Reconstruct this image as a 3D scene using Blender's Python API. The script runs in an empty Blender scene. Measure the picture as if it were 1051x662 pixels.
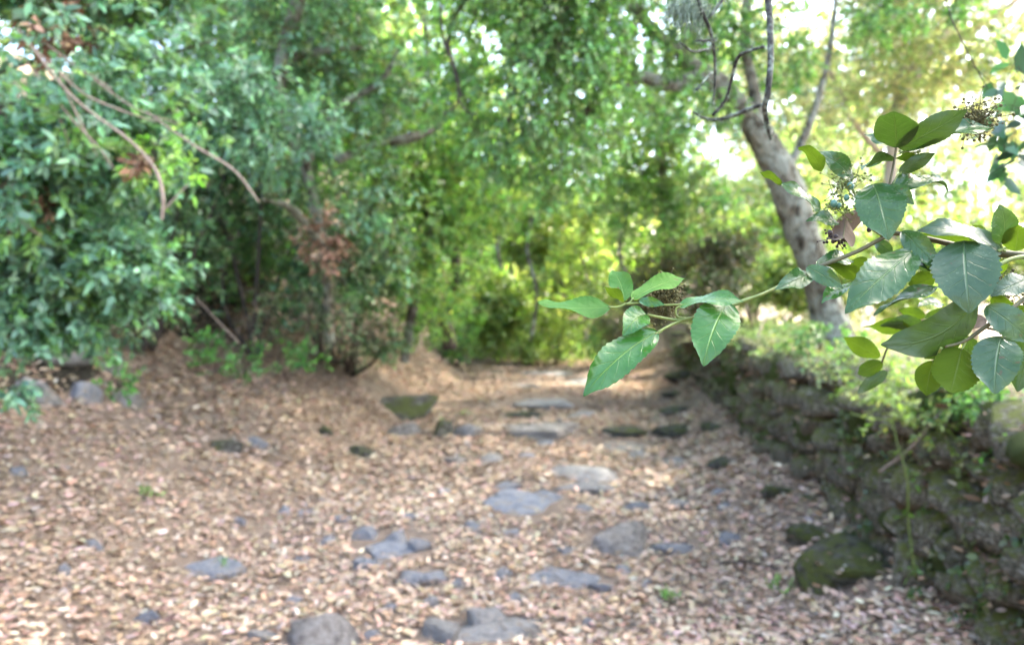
import bpy, bmesh, math, random
import numpy as np
from mathutils import Vector, Matrix

# ------------------------------------------------------------------ camera, sky, sun, exposure
sc = bpy.context.scene
COL = sc.collection
EYE = 1.5
FPX = 759.0                      # focal length in photograph pixels (1051 wide)
cam = bpy.data.cameras.new('camera')
cam.sensor_width = 36.0
cam.lens = 36.0 * FPX / 1051.0
cam.clip_start = 0.02
cam.clip_end = 3000
cam.dof.use_dof = True
cam.dof.focus_distance = 0.62
cam.dof.aperture_fstop = 5.6
co = bpy.data.objects.new('camera', cam)
co.location = (0, 0, EYE)
co.rotation_euler = (math.radians(90), 0, 0)
COL.objects.link(co)
sc.camera = co

SUN_AZ, SUN_EL = math.radians(72), math.radians(50)
TO_SUN = Vector((math.cos(SUN_EL) * math.sin(SUN_AZ), math.cos(SUN_EL) * math.cos(SUN_AZ), math.sin(SUN_EL)))
world = bpy.data.worlds.new('World')
sc.world = world
world.use_nodes = True
wn = world.node_tree
bg = wn.nodes['Background']
sky = wn.nodes.new('ShaderNodeTexSky')
sky.sky_type = 'NISHITA'
sky.sun_disc = False
sky.sun_elevation = SUN_EL
sky.sun_rotation = SUN_AZ
sky.air_density = 1.0
sky.dust_density = 4.0
sky.ozone_density = 0.6
wn.links.new(sky.outputs['Color'], bg.inputs['Color'])
bg.inputs['Strength'].default_value = 0.15
sl = bpy.data.lights.new('sun', 'SUN')
sl.energy = 2.0
sl.angle = math.radians(0.55)
sl.color = (1.0, 0.94, 0.84)
so = bpy.data.objects.new('sun', sl)
so.rotation_euler = TO_SUN.to_track_quat('Z', 'Y').to_euler()
so.location = (0, 0, 30)
COL.objects.link(so)
sc.view_settings.view_transform = 'Standard'
sc.view_settings.look = 'None'
sc.view_settings.gamma = 1.0
sc.view_settings.exposure = 3.68
sc.cycles.max_bounces = 9
sc.cycles.diffuse_bounces = 5
sc.cycles.glossy_bounces = 2
sc.cycles.transmission_bounces = 7
sc.cycles.transparent_max_bounces = 4

R = np.random.default_rng(7)
random.seed(7)


# ------------------------------------------------------------------ small helpers
def P(px, py, d):
    """the point that stands d metres in front of the camera where the photograph shows (px, py)"""
    return np.array([(px - 525.5) / FPX * d, d, EYE - (py - 331.0) / FPX * d])


def sstep(a, b, x):
    t = np.clip((np.asarray(x, float) - a) / (b - a), 0, 1)
    return t * t * (3 - 2 * t)


_k = R.normal(size=(24, 3))
_k /= np.linalg.norm(_k, axis=1)[:, None]
_ph = R.uniform(0, 6.28, 24)


def noise(p, f=1.0):
    """smooth pseudo noise, about -1..1"""
    q = np.asarray(p, float) * f
    s = 0
    for i in range(8):
        s = s + np.sin(q @ _k[i] * 2.1 + _ph[i] + 1.7 * np.sin(q @ _k[i + 8] * 1.3 + _ph[i + 8]))
    return s / 4.0


def norm(a):
    return a / np.maximum(np.linalg.norm(a, axis=-1, keepdims=True), 1e-9)


def tag(o, label=None, cat=None, group=None, kind=None):
    if label: o['label'] = label
    if cat: o['category'] = cat
    if group: o['group'] = group
    if kind: o['kind'] = kind
    return o


def empty(name, loc, label, cat, group=None, kind=None):
    o = bpy.data.objects.new(name, None)
    o.location = [float(v) for v in loc]
    o.empty_display_size = 0.1
    COL.objects.link(o)
    return tag(o, label, cat, group, kind)


def link(name, me, parent=None):
    """one mesh object; its vertices are in world space, so undo the parent's position"""
    o = bpy.data.objects.new(name, me)
    COL.objects.link(o)
    if parent is not None:
        o.parent = parent
        w = Vector(parent.location)
        if parent.parent: w += Vector(parent.parent.location)
        o.location = -w
    return o


def make_mesh(name, verts, polys, mats, smooth=True, col=None, mat_idx=None, uv=None):
    """verts (n,3); polys: list of int arrays, all rows of one array having the same length"""
    me = bpy.data.meshes.new(name)
    verts = np.asarray(verts, np.float32)
    me.vertices.add(len(verts))
    me.vertices.foreach_set('co', verts.ravel())
    loops = np.concatenate([np.asarray(p, np.int32).ravel() for p in polys])
    sizes = np.concatenate([np.full(len(p), np.asarray(p).shape[1], np.int32) for p in polys])
    starts = np.concatenate([[0], np.cumsum(sizes)[:-1]]).astype(np.int32)
    me.loops.add(len(loops))
    me.loops.foreach_set('vertex_index', loops)
    me.polygons.add(len(sizes))
    me.polygons.foreach_set('loop_start', starts)
    if smooth:
        me.polygons.foreach_set('use_smooth', np.ones(len(sizes), bool))
    for m in (mats if isinstance(mats, (list, tuple)) else [mats]):
        me.materials.append(m)
    if mat_idx is not None:
        me.polygons.foreach_set('material_index', np.asarray(mat_idx, np.int32))
    if col is not None:
        a = me.attributes.new('Col', 'FLOAT_COLOR', 'POINT')
        c4 = np.ones((len(verts), 4), np.float32)
        c4[:, :3] = col
        a.data.foreach_set('color', c4.ravel())
    if uv is not None:
        l = me.uv_layers.new(name='UVMap')
        l.data.foreach_set('uv', np.asarray(uv, np.float32)[loops].ravel())
    me.update(calc_edges=True)
    me.validate()
    return me


# ------------------------------------------------------------------ materials
class NT:
    def __init__(self, name):
        self.m = bpy.data.materials.new(name)
        self.m.use_nodes = True
        self.t = self.m.node_tree
        self.b = self.t.nodes['Principled BSDF']
        self.out = self.t.nodes['Material Output']

    def n(self, typ, **kw):
        x = self.t.nodes.new(typ)
        for k, v in kw.items(): setattr(x, k, v)
        return x

    def l(self, a, b): self.t.links.new(a, b)

    def noise(self, scale, detail=4, rough=0.6, coord='Object'):
        tc = self.n('ShaderNodeTexCoord')
        n = self.n('ShaderNodeTexNoise')
        n.inputs['Scale'].default_value = scale
        n.inputs['Detail'].default_value = detail
        n.inputs['Roughness'].default_value = rough
        self.l(tc.outputs[coord], n.inputs['Vector'])
        return n.outputs['Fac']

    def ramp(self, fac, stops):
        r = self.n('ShaderNodeValToRGB')
        while len(r.color_ramp.elements) < len(stops): r.color_ramp.elements.new(0.5)
        for e, (p, c) in zip(r.color_ramp.elements, stops):
            e.position = p
            e.color = (*c, 1)
        self.l(fac, r.inputs['Fac'])
        return r.outputs['Color']

    def mix(self, fac, a, b, mode='MIX'):
        x = self.n('ShaderNodeMix', data_type='RGBA', blend_type=mode)
        for s, v in ((x.inputs[0], fac), (x.inputs[6], a), (x.inputs[7], b)):
            if isinstance(v, (int, float)): s.default_value = v
            elif isinstance(v, tuple): s.default_value = (*v, 1)
            else: self.l(v, s)
        return x.outputs[2]

    def math(self, op, a, b=None):
        x = self.n('ShaderNodeMath', operation=op)
        for s, v in ((x.inputs[0], a), (x.inputs[1], b)):
            if v is None: continue
            if isinstance(v, (int, float)): s.default_value = v
            else: self.l(v, s)
        return x.outputs[0]

    def bump(self, h, strength, dist):
        b = self.n('ShaderNodeBump')
        b.inputs['Strength'].default_value = strength
        b.inputs['Distance'].default_value = dist
        self.l(h, b.inputs['Height'])
        self.l(b.outputs['Normal'], self.b.inputs['Normal'])

    def maprange(self, v, a, b, c=0.0, d=1.0):
        x = self.n('ShaderNodeMapRange')
        for i, q in ((1, a), (2, b), (3, c), (4, d)): x.inputs[i].default_value = q
        self.l(v, x.inputs[0])
        return x.outputs[0]


def foliage_mat(name, rough=0.45, trans=0.38, tint=(1.25, 1.3, 0.55), spec=0.5):
    """leaf cloud: colour of each leaf from its own attribute, light shining through"""
    k = NT(name)
    a = k.n('ShaderNodeAttribute', attribute_name='Col')
    k.l(a.outputs['Color'], k.b.inputs['Base Color'])
    k.b.inputs['Roughness'].default_value = rough
    k.b.inputs['Specular IOR Level'].default_value = spec
    tr = k.n('ShaderNodeBsdfTranslucent')
    k.l(k.mix(1.0, a.outputs['Color'], tint, 'MULTIPLY'), tr.inputs['Color'])
    ms = k.n('ShaderNodeMixShader')
    ms.inputs[0].default_value = trans
    k.l(k.b.outputs[0], ms.inputs[1])
    k.l(tr.outputs[0], ms.inputs[2])
    k.l(ms.outputs[0], k.out.inputs['Surface'])
    return k.m


def hero_leaf_mat(name, top, top2, under, vein, rough=0.28, trans=0.33, spot=0.5, spec=0.45):
    k = NT(name)
    uv = k.n('ShaderNodeUVMap', uv_map='UVMap')
    sx = k.n('ShaderNodeSeparateXYZ')
    k.l(uv.outputs[0], sx.inputs[0])
    u, v = sx.outputs[0], sx.outputs[1]          # u along the leaf, v -1..1 across
    av = k.math('ABSOLUTE', v)
    oi = k.n('ShaderNodeObjectInfo')
    # side veins: curved lines that leave the midrib towards the tip
    wob = k.noise(38, 2, 0.5)
    ph = k.math('ADD', k.math('MULTIPLY', u, 6.0), k.math('MULTIPLY', k.math('POWER', av, 0.8), -1.55))
    ph = k.math('ADD', ph, k.math('MULTIPLY', wob, 0.5))
    ph = k.math('ADD', ph, k.math('MULTIPLY', k.math('GREATER_THAN', v, 0.0), 0.42))
    fr = k.math('ABSOLUTE', k.math('SUBTRACT', k.math('FRACT', ph), 0.5))
    side = k.maprange(fr, 0.0, 0.05, 1.0, 0.0)
    side = k.math('MULTIPLY', side, k.maprange(av, 0.45, 0.92, 1.0, 0.0))
    mid = k.maprange(av, 0.015, 0.055, 1.0, 0.0)
    mid = k.math('MULTIPLY', mid, k.maprange(u, 0.55, 1.0, 1.0, 0.35))
    vm = k.math('MAXIMUM', k.math('MULTIPLY', side, 0.42), mid)
    n1 = k.noise(55, 5, 0.65)
    n2 = k.noise(420, 3, 0.7)
    base = k.mix(k.maprange(n1, 0.35, 0.7), top, top2)
    spots = k.math('MULTIPLY', k.maprange(n2, 0.60, 0.70), k.math('MULTIPLY', k.maprange(n1, 0.45, 0.62), spot))
    base = k.mix(spots, base, (0.17, 0.24, 0.14))
    n3 = k.noise(150, 2, .5)
    base = k.mix(k.math('MULTIPLY', k.maprange(n3, .70, .74), .85), base, (0.07, 0.045, 0.02))
    base = k.mix(k.math('MULTIPLY', vm, 0.8), base, vein)
    hs = k.n('ShaderNodeHueSaturation')
    k.l(k.maprange(oi.outputs['Random'], 0, 1, 0.485, 0.512), hs.inputs['Hue'])
    k.l(k.maprange(oi.outputs['Random'], 0, 1, 1.25, 0.8), hs.inputs['Value'])
    k.l(base, hs.inputs['Color'])
    geo = k.n('ShaderNodeNewGeometry')
    ub = k.mix(k.math('MULTIPLY', vm, 0.5), k.mix(k.maprange(n1, 0.3, 0.7), under, tuple(c * 0.75 for c in under)), (0.11, 0.16, 0.04))
    col = k.mix(geo.outputs['Backfacing'], hs.outputs['Color'], ub)
    k.l(col, k.b.inputs['Base Color'])
    k.l(k.math('ADD', k.maprange(n1, 0.3, 0.7, rough - 0.06, rough + 0.12),
               k.math('MULTIPLY', geo.outputs['Backfacing'], 0.3)), k.b.inputs['Roughness'])
    k.b.inputs['Specular IOR Level'].default_value = spec
    h = k.math('ADD', k.math('MULTIPLY', vm, -1.0), k.math('MULTIPLY', k.noise(190, 3, 0.6), 0.5))
    k.bump(h, 0.8, 0.0008)
    tr = k.n('ShaderNodeBsdfTranslucent')
    k.l(k.mix(k.math('MULTIPLY', vm, 0.35), tuple(c * 1.8 for c in under), tuple(c * 0.6 for c in under)), tr.inputs['Color'])
    ms = k.n('ShaderNodeMixShader')
    ms.inputs[0].default_value = trans
    k.l(k.b.outputs[0], ms.inputs[1])
    k.l(tr.outputs[0], ms.inputs[2])
    k.l(ms.outputs[0], k.out.inputs['Surface'])
    return k.m


def noise_mat(name, scale, stops, rough=0.9, bump=0.6, bdist=0.01, detail=6, moss=None, attr=False, spec=0.25):
    k = NT(name)
    n = k.noise(scale, detail, 0.65)
    c = k.ramp(n, stops)
    if moss:
        geo = k.n('ShaderNodeNewGeometry')
        sp = k.n('ShaderNodeSeparateXYZ')
        k.l(geo.outputs['Normal'], sp.inputs[0])
        up = k.maprange(sp.outputs[2], moss[1], moss[1] + 0.5)
        f = k.math('MULTIPLY', up, k.maprange(k.noise(scale * 0.6, 6), 0.40, 0.56))
        c = k.mix(f, c, moss[0])
    if attr:
        a = k.n('ShaderNodeAttribute', attribute_name='Col')
        c = k.mix(1.0, c, a.outputs['Color'], 'MULTIPLY')
    k.l(c, k.b.inputs['Base Color'])
    k.b.inputs['Roughness'].default_value = rough
    k.b.inputs['Specular IOR Level'].default_value = spec
    k.bump(k.noise(scale * 2.2, 8, 0.7), bump, bdist)
    return k.m


M = {}
M['leaf'] = foliage_mat('leaf_glossy', 0.38, 0.42, (1.25, 1.45, 0.7), 0.5)
M['leaf_far'] = foliage_mat('leaf_thin', 0.40, 0.55, (1.35, 1.5, 0.65), 0.6)
M['dead'] = foliage_mat('leaf_dead', 0.75, 0.18, (1.2, 1.0, 0.7), 0.2)
M['litter'] = foliage_mat('leaf_litter', 0.8, 0.08, (1.1, 1.0, 0.8), 0.15)
M['moss'] = noise_mat('moss', 60, [(0.3, (0.02, 0.033, 0.005)), (0.55, (0.06, 0.085, 0.014)), (0.75, (0.115, 0.135, 0.03))], 0.95, 1.0, 0.02)
M['soil'] = noise_mat('forest_soil', 9, [(0.25, (0.10, 0.072, 0.05)), (0.5, (0.18, 0.133, 0.096)), (0.75, (0.25, 0.195, 0.145))], 0.95, 1.0, 0.03)
M['core_and_shade'] = noise_mat('dark_earth_and_shade', 14, [(0.3, (0.012, 0.010, 0.007)), (0.6, (0.035, 0.03, 0.02)), (0.8, (0.06, 0.06, 0.03))], 1.0, 1.0, 0.03)  # earth inside the wall, and the shade painted over the left bank
M['slate'] = noise_mat('blue_grey_slate', 3.2, [(0.34, (0.11, 0.118, 0.133)), (0.43, (0.24, 0.253, 0.28)), (0.53, (0.325, 0.335, 0.36)), (0.60, (0.33, 0.29, 0.245))], 0.6, 1.0, 0.12, detail=9, spec=0.4)
M['limestone'] = noise_mat('pale_grey_stone', 3.2, [(0.34, (0.15, 0.138, 0.122)), (0.43, (0.28, 0.268, 0.25)), (0.54, (0.37, 0.36, 0.34)), (0.62, (0.36, 0.30, 0.24))], 0.8, 1.0, 0.12, detail=9)
M['brownstone'] = noise_mat('brown_grey_stone', 3.2, [(0.32, (0.09, 0.078, 0.066)), (0.41, (0.24, 0.215, 0.187)), (0.54, (0.33, 0.30, 0.265)), (0.66, (0.40, 0.37, 0.335))], 0.85, 1.0, 0.12, detail=9)
M['mossrock'] = noise_mat('mossy_stone', 3.0, [(0.34, (0.03, 0.028, 0.023)), (0.46, (0.085, 0.08, 0.067)), (0.57, (0.15, 0.143, 0.122)), (0.68, (0.22, 0.213, 0.19))], 0.9, 1.0, 0.12, detail=9, moss=((0.09, 0.105, 0.030), 0.05))
M['mossboulder'] = noise_mat('moss_covered_stone', 4.5, [(0.36, (0.035, 0.035, 0.022)), (0.48, (0.09, 0.085, 0.06)), (0.6, (0.17, 0.16, 0.125))], 0.95, 1.0, 0.15, detail=10, moss=((0.125, 0.145, 0.032), -0.45))
M['wallstone'] = noise_mat('wall_stone', 7, [(0.36, (0.028, 0.026, 0.016)), (0.46, (0.088, 0.080, 0.054)), (0.56, (0.155, 0.145, 0.108)), (0.64, (0.31, 0.30, 0.25))], 0.9, 1.0, 0.02, moss=((0.095, 0.108, 0.022), 0.0))
M['bark'] = noise_mat('bark_lichen', 7, [(0.36, (0.035, 0.029, 0.02)), (0.46, (0.085, 0.071, 0.05)), (0.53, (0.15, 0.138, 0.107)), (0.60, (0.25, 0.265, 0.22))], 0.95, 1.0, 0.05, detail=9)
def bark_mat(name, cols, lich):
    k = NT(name)
    tc = k.n('ShaderNodeTexCoord')
    mp = k.n('ShaderNodeMapping')
    mp.inputs['Scale'].default_value = (1, 1, .22)
    k.l(tc.outputs['Object'], mp.inputs['Vector'])
    nz = k.n('ShaderNodeTexNoise')
    nz.inputs['Scale'].default_value = 22
    nz.inputs['Detail'].default_value = 7
    nz.inputs['Distortion'].default_value = .8
    k.l(mp.outputs[0], nz.inputs['Vector'])
    c = k.ramp(nz.outputs['Fac'], cols)
    f = k.math('MULTIPLY', k.maprange(k.noise(7, 7, .7), .46, .54), k.maprange(k.noise(40, 4, .7), .35, .55))
    k.l(k.mix(f, c, lich), k.b.inputs['Base Color'])
    k.b.inputs['Roughness'].default_value = .95
    k.b.inputs['Specular IOR Level'].default_value = .2
    k.bump(nz.outputs['Fac'], 1.0, .05)
    return k.m


M['bark_ridged'] = bark_mat('bark_ridged', [(0.36, (0.022, 0.019, 0.012)), (0.46, (0.070, 0.062, 0.042)), (0.56, (0.125, 0.115, 0.085)), (0.68, (0.19, 0.18, 0.145))], (0.20, 0.215, 0.172))
M['bark_dark'] = noise_mat('bark_dark', 20, [(0.3, (0.025, 0.02, 0.016)), (0.6, (0.075, 0.06, 0.048)), (0.8, (0.16, 0.15, 0.13))], 0.95, 1.0, 0.02)
M['bark_pale'] = noise_mat('bark_pale', 8, [(0.3, (0.20, 0.16, 0.12)), (0.7, (0.38, 0.33, 0.26))], 0.95, 0.8, 0.02)
M['twig'] = noise_mat('dry_twig', 30, [(0.3, (0.11, 0.085, 0.066)), (0.7, (0.24, 0.195, 0.155))], 0.85, 0.5, 0.004)
M['twig_lichen'] = noise_mat('lichen_twig', 70, [(0.38, (0.012, 0.012, 0.011)), (0.52, (0.05, 0.055, 0.05)), (0.62, (0.15, 0.19, 0.16))], 0.95, 0.8, 0.004)
M['lichen'] = noise_mat('beard_lichen', 60, [(0.3, (0.075, 0.115, 0.08)), (0.7, (0.16, 0.215, 0.16))], 0.95, 0.5, 0.003)
M['stem'] = noise_mat('green_stem', 120, [(0.3, (0.075, 0.115, 0.018)), (0.7, (0.15, 0.19, 0.045))], 0.5, 0.4, 0.0006, spec=0.4)
M['stem_brown'] = noise_mat('olive_stem', 120, [(0.3, (0.03, 0.034, 0.010)), (0.7, (0.085, 0.08, 0.03))], 0.6, 0.5, 0.0008, spec=0.4)
M['umbel'] = noise_mat('dried_flower_stalk', 200, [(0.3, (0.035, 0.035, 0.014)), (0.7, (0.13, 0.125, 0.05))], 0.9, 0.3, 0.0005)
M['berry'] = noise_mat('green_berry', 200, [(0.3, (0.03, 0.10, 0.07)), (0.7, (0.06, 0.17, 0.12))], 0.35, 0.2, 0.0003, spec=0.5)
M['seed'] = noise_mat('dark_berry', 200, [(0.3, (0.012, 0.012, 0.016)), (0.7, (0.05, 0.035, 0.03))], 0.4, 0.2, 0.0003)
M['hero'] = hero_leaf_mat('leaf_mature', (0.018, 0.062, 0.015), (0.036, 0.098, 0.026), (0.024, 0.050, 0.006), (0.09, 0.17, 0.055), 0.22, 0.30, 0.6)
M['hero_light'] = hero_leaf_mat('leaf_green', (0.020, 0.096, 0.014), (0.036, 0.130, 0.022), (0.025, 0.055, 0.005), (0.15, 0.28, 0.06), 0.20, 0.30, 0.25, 0.45)
M['hero_young'] = hero_leaf_mat('leaf_young', (0.038, 0.125, 0.018), (0.058, 0.16, 0.029), (0.048, 0.086, 0.005), (0.16, 0.29, 0.07), 0.55, 0.34, 0.1, 0.15)
M['hero_old'] = hero_leaf_mat('leaf_speckled', (0.017, 0.056, 0.019), (0.050, 0.098, 0.046), (0.025, 0.049, 0.008), (0.09, 0.16, 0.065), 0.34, 0.27, 0.9)
M['hero_dead'] = hero_leaf_mat('leaf_withered', (0.13, 0.092, 0.066), (0.17, 0.125, 0.094), (0.125, 0.094, 0.066), (0.13, 0.09, 0.06), 0.7, 0.12, 0.0)


# ------------------------------------------------------------------ terrain
def xl(y): return -2.1 + 0.075 * np.clip(y, 0, 16)          # left edge of the trodden path
def xw(y): return 1.45 + 0.125 * y                          # foot of the wall


def ground(x, y):
    x = np.asarray(x, float)
    y = np.asarray(y, float)
    z = 0.045 * np.clip(y - 4, 0, 13)
    hillmask = 1 - sstep(0.16, 0.38, x / np.maximum(y, 1))
    z = z + (0.16 * np.clip(y - 17.5, 0, 45)) * hillmask
    u = xl(y) - x
    z = z + (0.42 + 0.38 * sstep(6.5, 11, y)) * np.clip(u, 0, 2.0) + 1.0 * np.clip(u - 2.0, 0, 2.4) + 0.34 * np.clip(u - 4.4, 0, 40)
    r = x - xw(y)
    z = z + (1.08 - .014 * np.clip(y, 0, 14)) * sstep(0.16, 0.30, r) - 0.10 * np.clip(r - 1.5, 0, 8) - 0.30 * np.clip(r - 9, 0, 40) + 0.12 * np.clip(r - 90, 0, 300)
    z = z + 0.26 * np.exp(-(np.clip(-r, 0, 9) / 0.42) ** 2) * (r < 0.12)
    p = np.stack([x, y, 0 * x], -1)
    near = 1 - sstep(25, 60, np.hypot(x, y))
    z = z + (0.035 * noise(p, 0.9) + 0.02 * noise(p + 9, 2.6)) * near
    # shallow steps worn across the path
    for ys, hgt in ((8.6, 0.07), (11.2, 0.09), (14.0, 0.10)):
        inpath = sstep(0.3, -0.3, u) * sstep(0.3, -0.3, r)
        z = z + hgt * (sstep(ys - 0.10, ys + 0.05, y + 0.12 * np.sin(x * 2.2 + ys)) - np.clip((y - ys + 2.6) / 2.6, 0, 1)) * inpath
    return z


def hit(px, py, dmin=1.5, dmax=40):
    """where the sight line through a photograph pixel meets the ground"""
    d = np.linspace(dmin, dmax, 4000)
    q = np.stack([(px - 525.5) / FPX * d, d, EYE - (py - 331.0) / FPX * d], -1)
    b = q[:, 2] < ground(q[:, 0], q[:, 1])
    i = int(np.argmax(b)) if b.any() else len(d) - 1
    return q[i]


def axis(lo, hi, step, far, growth=1.22):
    c = list(np.arange(lo, hi + 1e-6, step))
    s = step
    while c[-1] < far:
        s *= growth
        c.append(c[-1] + s)
    s = step
    while c[0] > -far:
        s *= growth
        c.insert(0, c[0] - s)
    return np.array(c)


gx, gy = axis(-8, 8, 0.12, 900), axis(-1, 19, 0.12, 1200)
GX, GY = np.meshgrid(gx, gy)
gv = np.stack([GX, GY, ground(GX, GY)], -1).reshape(-1, 3)
nx, ny = len(gx), len(gy)
ii, jj = np.meshgrid(np.arange(nx - 1), np.arange(ny - 1))
q0 = (jj * nx + ii).ravel()
gq = np.stack([q0, q0 + 1, q0 + nx + 1, q0 + nx], -1)
qc = gv[gq].mean(1)
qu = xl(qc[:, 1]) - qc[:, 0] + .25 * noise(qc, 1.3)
steep = ((qu > 2.1) & (qu < 12) & (qc[:, 1] > 4.6) & (qc[:, 1] < 15)).astype(int)  # shade of the left hollow, painted onto these bank faces as dark colour
tag(link('ground', make_mesh('ground', gv, [gq], [M['soil'], M['core_and_shade']], True, None, steep)), 'leaf strewn woodland ground with the rising path', None, None, 'structure')


# ------------------------------------------------------------------ geometry makers
def smooth_path(pts, n):
    """Catmull-Rom through the points (any number of columns)"""
    pts = np.asarray(pts, float)
    a = np.vstack([2 * pts[0] - pts[1], pts, 2 * pts[-1] - pts[-2]])
    t = np.linspace(0, len(pts) - 1 - 1e-6, n)
    i = t.astype(int)
    f = (t - i)[:, None]
    p0, p1, p2, p3 = a[i], a[i + 1], a[i + 2], a[i + 3]
    return 0.5 * (2 * p1 + (p2 - p0) * f + (2 * p0 - 5 * p1 + 4 * p2 - p3) * f ** 2 + (3 * p1 - p0 - 3 * p2 + p3) * f ** 3)


def tube(pts, radii, sides=8, n=None, rough=0.0, seed=0.0):
    pts = np.asarray(pts, float)
    radii = np.broadcast_to(np.asarray(radii, float), (len(pts),))
    a = np.hstack([pts, radii[:, None]])
    n = n or max(4, 4 * len(pts))
    if len(pts) > 2: a = smooth_path(a, n)
    p, r = a[:, :3], np.maximum(a[:, 3], 1e-5)
    t = norm(np.gradient(p, axis=0))
    ref = np.array([0.31, 0.12, 0.94]) if abs(t[0, 2]) < 0.8 else np.array([0.94, 0.3, 0.1])
    s = norm(np.cross(t, ref))
    b = np.cross(t, s)
    ang = np.arange(sides) * 2 * math.pi / sides
    ring = s[:, None, :] * np.cos(ang)[None, :, None] + b[:, None, :] * np.sin(ang)[None, :, None]
    v = p[:, None, :] + ring * r[:, None, None]
    if rough:
        k = 1 + rough * (noise(v * np.array([1, 1, 0.5]) + seed, 5.0) + 0.6 * noise(v + seed, 13.0))
        v = p[:, None, :] + ring * (r[:, None] * k)[..., None]
    m = len(p)
    v = v.reshape(-1, 3)
    i = np.arange(m - 1)[:, None] * sides
    j = np.arange(sides)[None, :]
    f = np.stack([i + j, i + (j + 1) % sides, i + sides + (j + 1) % sides, i + sides + j], -1).reshape(-1, 4)
    v = np.vstack([v, p[:1], p[-1:]])
    jn = (np.arange(sides) + 1) % sides
    c0 = np.stack([np.full(sides, m * sides), jn, np.arange(sides)], -1)
    c1 = np.stack([np.full(sides, m * sides + 1), (m - 1) * sides + np.arange(sides), (m - 1) * sides + jn], -1)
    return v, f, np.vstack([c0, c1])


class MB:
    """gathers pieces that make up ONE part"""
    def __init__(self):
        self.v, self.q, self.t, self.qi, self.ti, self.n = [], [], [], [], [], 0

    def add(self, v, q=None, t=None, mat=0):
        if q is not None and len(q):
            self.q.append(np.asarray(q) + self.n)
            self.qi.append(np.full(len(q), mat))
        if t is not None and len(t):
            self.t.append(np.asarray(t) + self.n)
            self.ti.append(np.full(len(t), mat))
        self.v.append(v)
        self.n += len(v)

    def tube(self, pts, radii, sides=6, mat=0, **k):
        v, q, t = tube(pts, radii, sides, **k)
        self.add(v, q, t, mat)

    def build(self, name, mats, parent=None, smooth=True):
        polys, mi = [], []
        if self.q:
            polys.append(np.vstack(self.q)); mi.append(np.concatenate(self.qi))
        if self.t:
            polys.append(np.vstack(self.t)); mi.append(np.concatenate(self.ti))
        return link(name, make_mesh(name, np.vstack(self.v), polys, mats, smooth, None, np.concatenate(mi)), parent)


def tube_obj(name, pts, radii, mat, parent=None, sides=8, **k):
    v, q, t = tube(pts, radii, sides, **k)
    return link(name, make_mesh(name, v, [q, t], mat), parent)


# leaf templates: x along, y across (-.5 .. .5), z up; the blade is folded along the midrib
T4 = (np.array([[0, 0, 0], [.42, .5, .07], [1, 0, -.06], [.42, -.5, .07]]), [np.array([[0, 2, 1], [0, 3, 2]])])
T8 = (np.array([[0, 0, 0], [.33, 0, .0], [.68, 0, -.01], [1, 0, -.09],
                [.27, .45, .06], [.66, .40, .05], [.27, -.45, .06], [.66, -.40, .05]]),
      [np.array([[0, 1, 4], [2, 3, 5], [0, 6, 1], [2, 7, 3]]), np.array([[1, 2, 5, 4], [6, 7, 2, 1]])])


def leaf_cloud(p, d, n, L, W, col, tmpl=T8, curl=None):
    """arrays for many leaves at once"""
    tv, tf = tmpl
    x = norm(d)
    z = norm(n - x * np.sum(n * x, -1, keepdims=True))
    y = np.cross(z, x)
    zz = tv[None, :, 2] * (np.ones(len(p)) if curl is None else curl)[:, None]
    v = p[:, None, :] + x[:, None, :] * (tv[None, :, 0] * L[:, None])[..., None] \
        + y[:, None, :] * (tv[None, :, 1] * W[:, None])[..., None] + z[:, None, :] * (zz * L[:, None])[..., None]
    k = len(tv)
    off = (np.arange(len(p)) * k)[:, None, None]
    polys = [(f[None] + off).reshape(-1, f.shape[1]) for f in tf]
    return v.reshape(-1, 3), polys, np.repeat(col, k, axis=0)


def palette(n, cols, jitter=0.18, rng=None, gid=None, weights=None):
    rng = rng or R
    cols = np.asarray(cols, float)
    if gid is None:
        i = rng.choice(len(cols), n, p=weights)
    else:
        gi = rng.choice(len(cols), gid.max() + 1, p=weights)
        i = np.where(rng.random(n) < 0.75, gi[gid], rng.choice(len(cols), n, p=weights))
    c = cols[i] * np.exp(rng.normal(0, jitter, n))[:, None]
    return np.clip(c * (1 + rng.normal(0, 0.06, (n, 3))), 0.004, 0.9)


def blob_points(blobs, n, shell=0.45, gap=0.0, gapf=2.0):
    """points inside ellipsoids (centre, radii), with holes where a noise is low; and outward directions"""
    C = np.array([b[0] for b in blobs])
    RR = np.array([b[1] for b in blobs])
    w = np.prod(RR, axis=1) ** 0.75
    m = int(n * 2.2) + 10
    i = R.choice(len(C), m, p=w / w.sum())
    dr = norm(R.normal(size=(m, 3)))
    rad = (shell ** 3 + (1 - shell ** 3) * R.random(m)) ** (1 / 3)
    rad = rad * (1 + 0.18 * R.normal(size=m))
    p = C[i] + dr * rad[:, None] * RR[i]
    keep = noise(p + 3.3, gapf) > gap
    p, dr = p[keep][:n], dr[keep][:n]
    return p, dr


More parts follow.
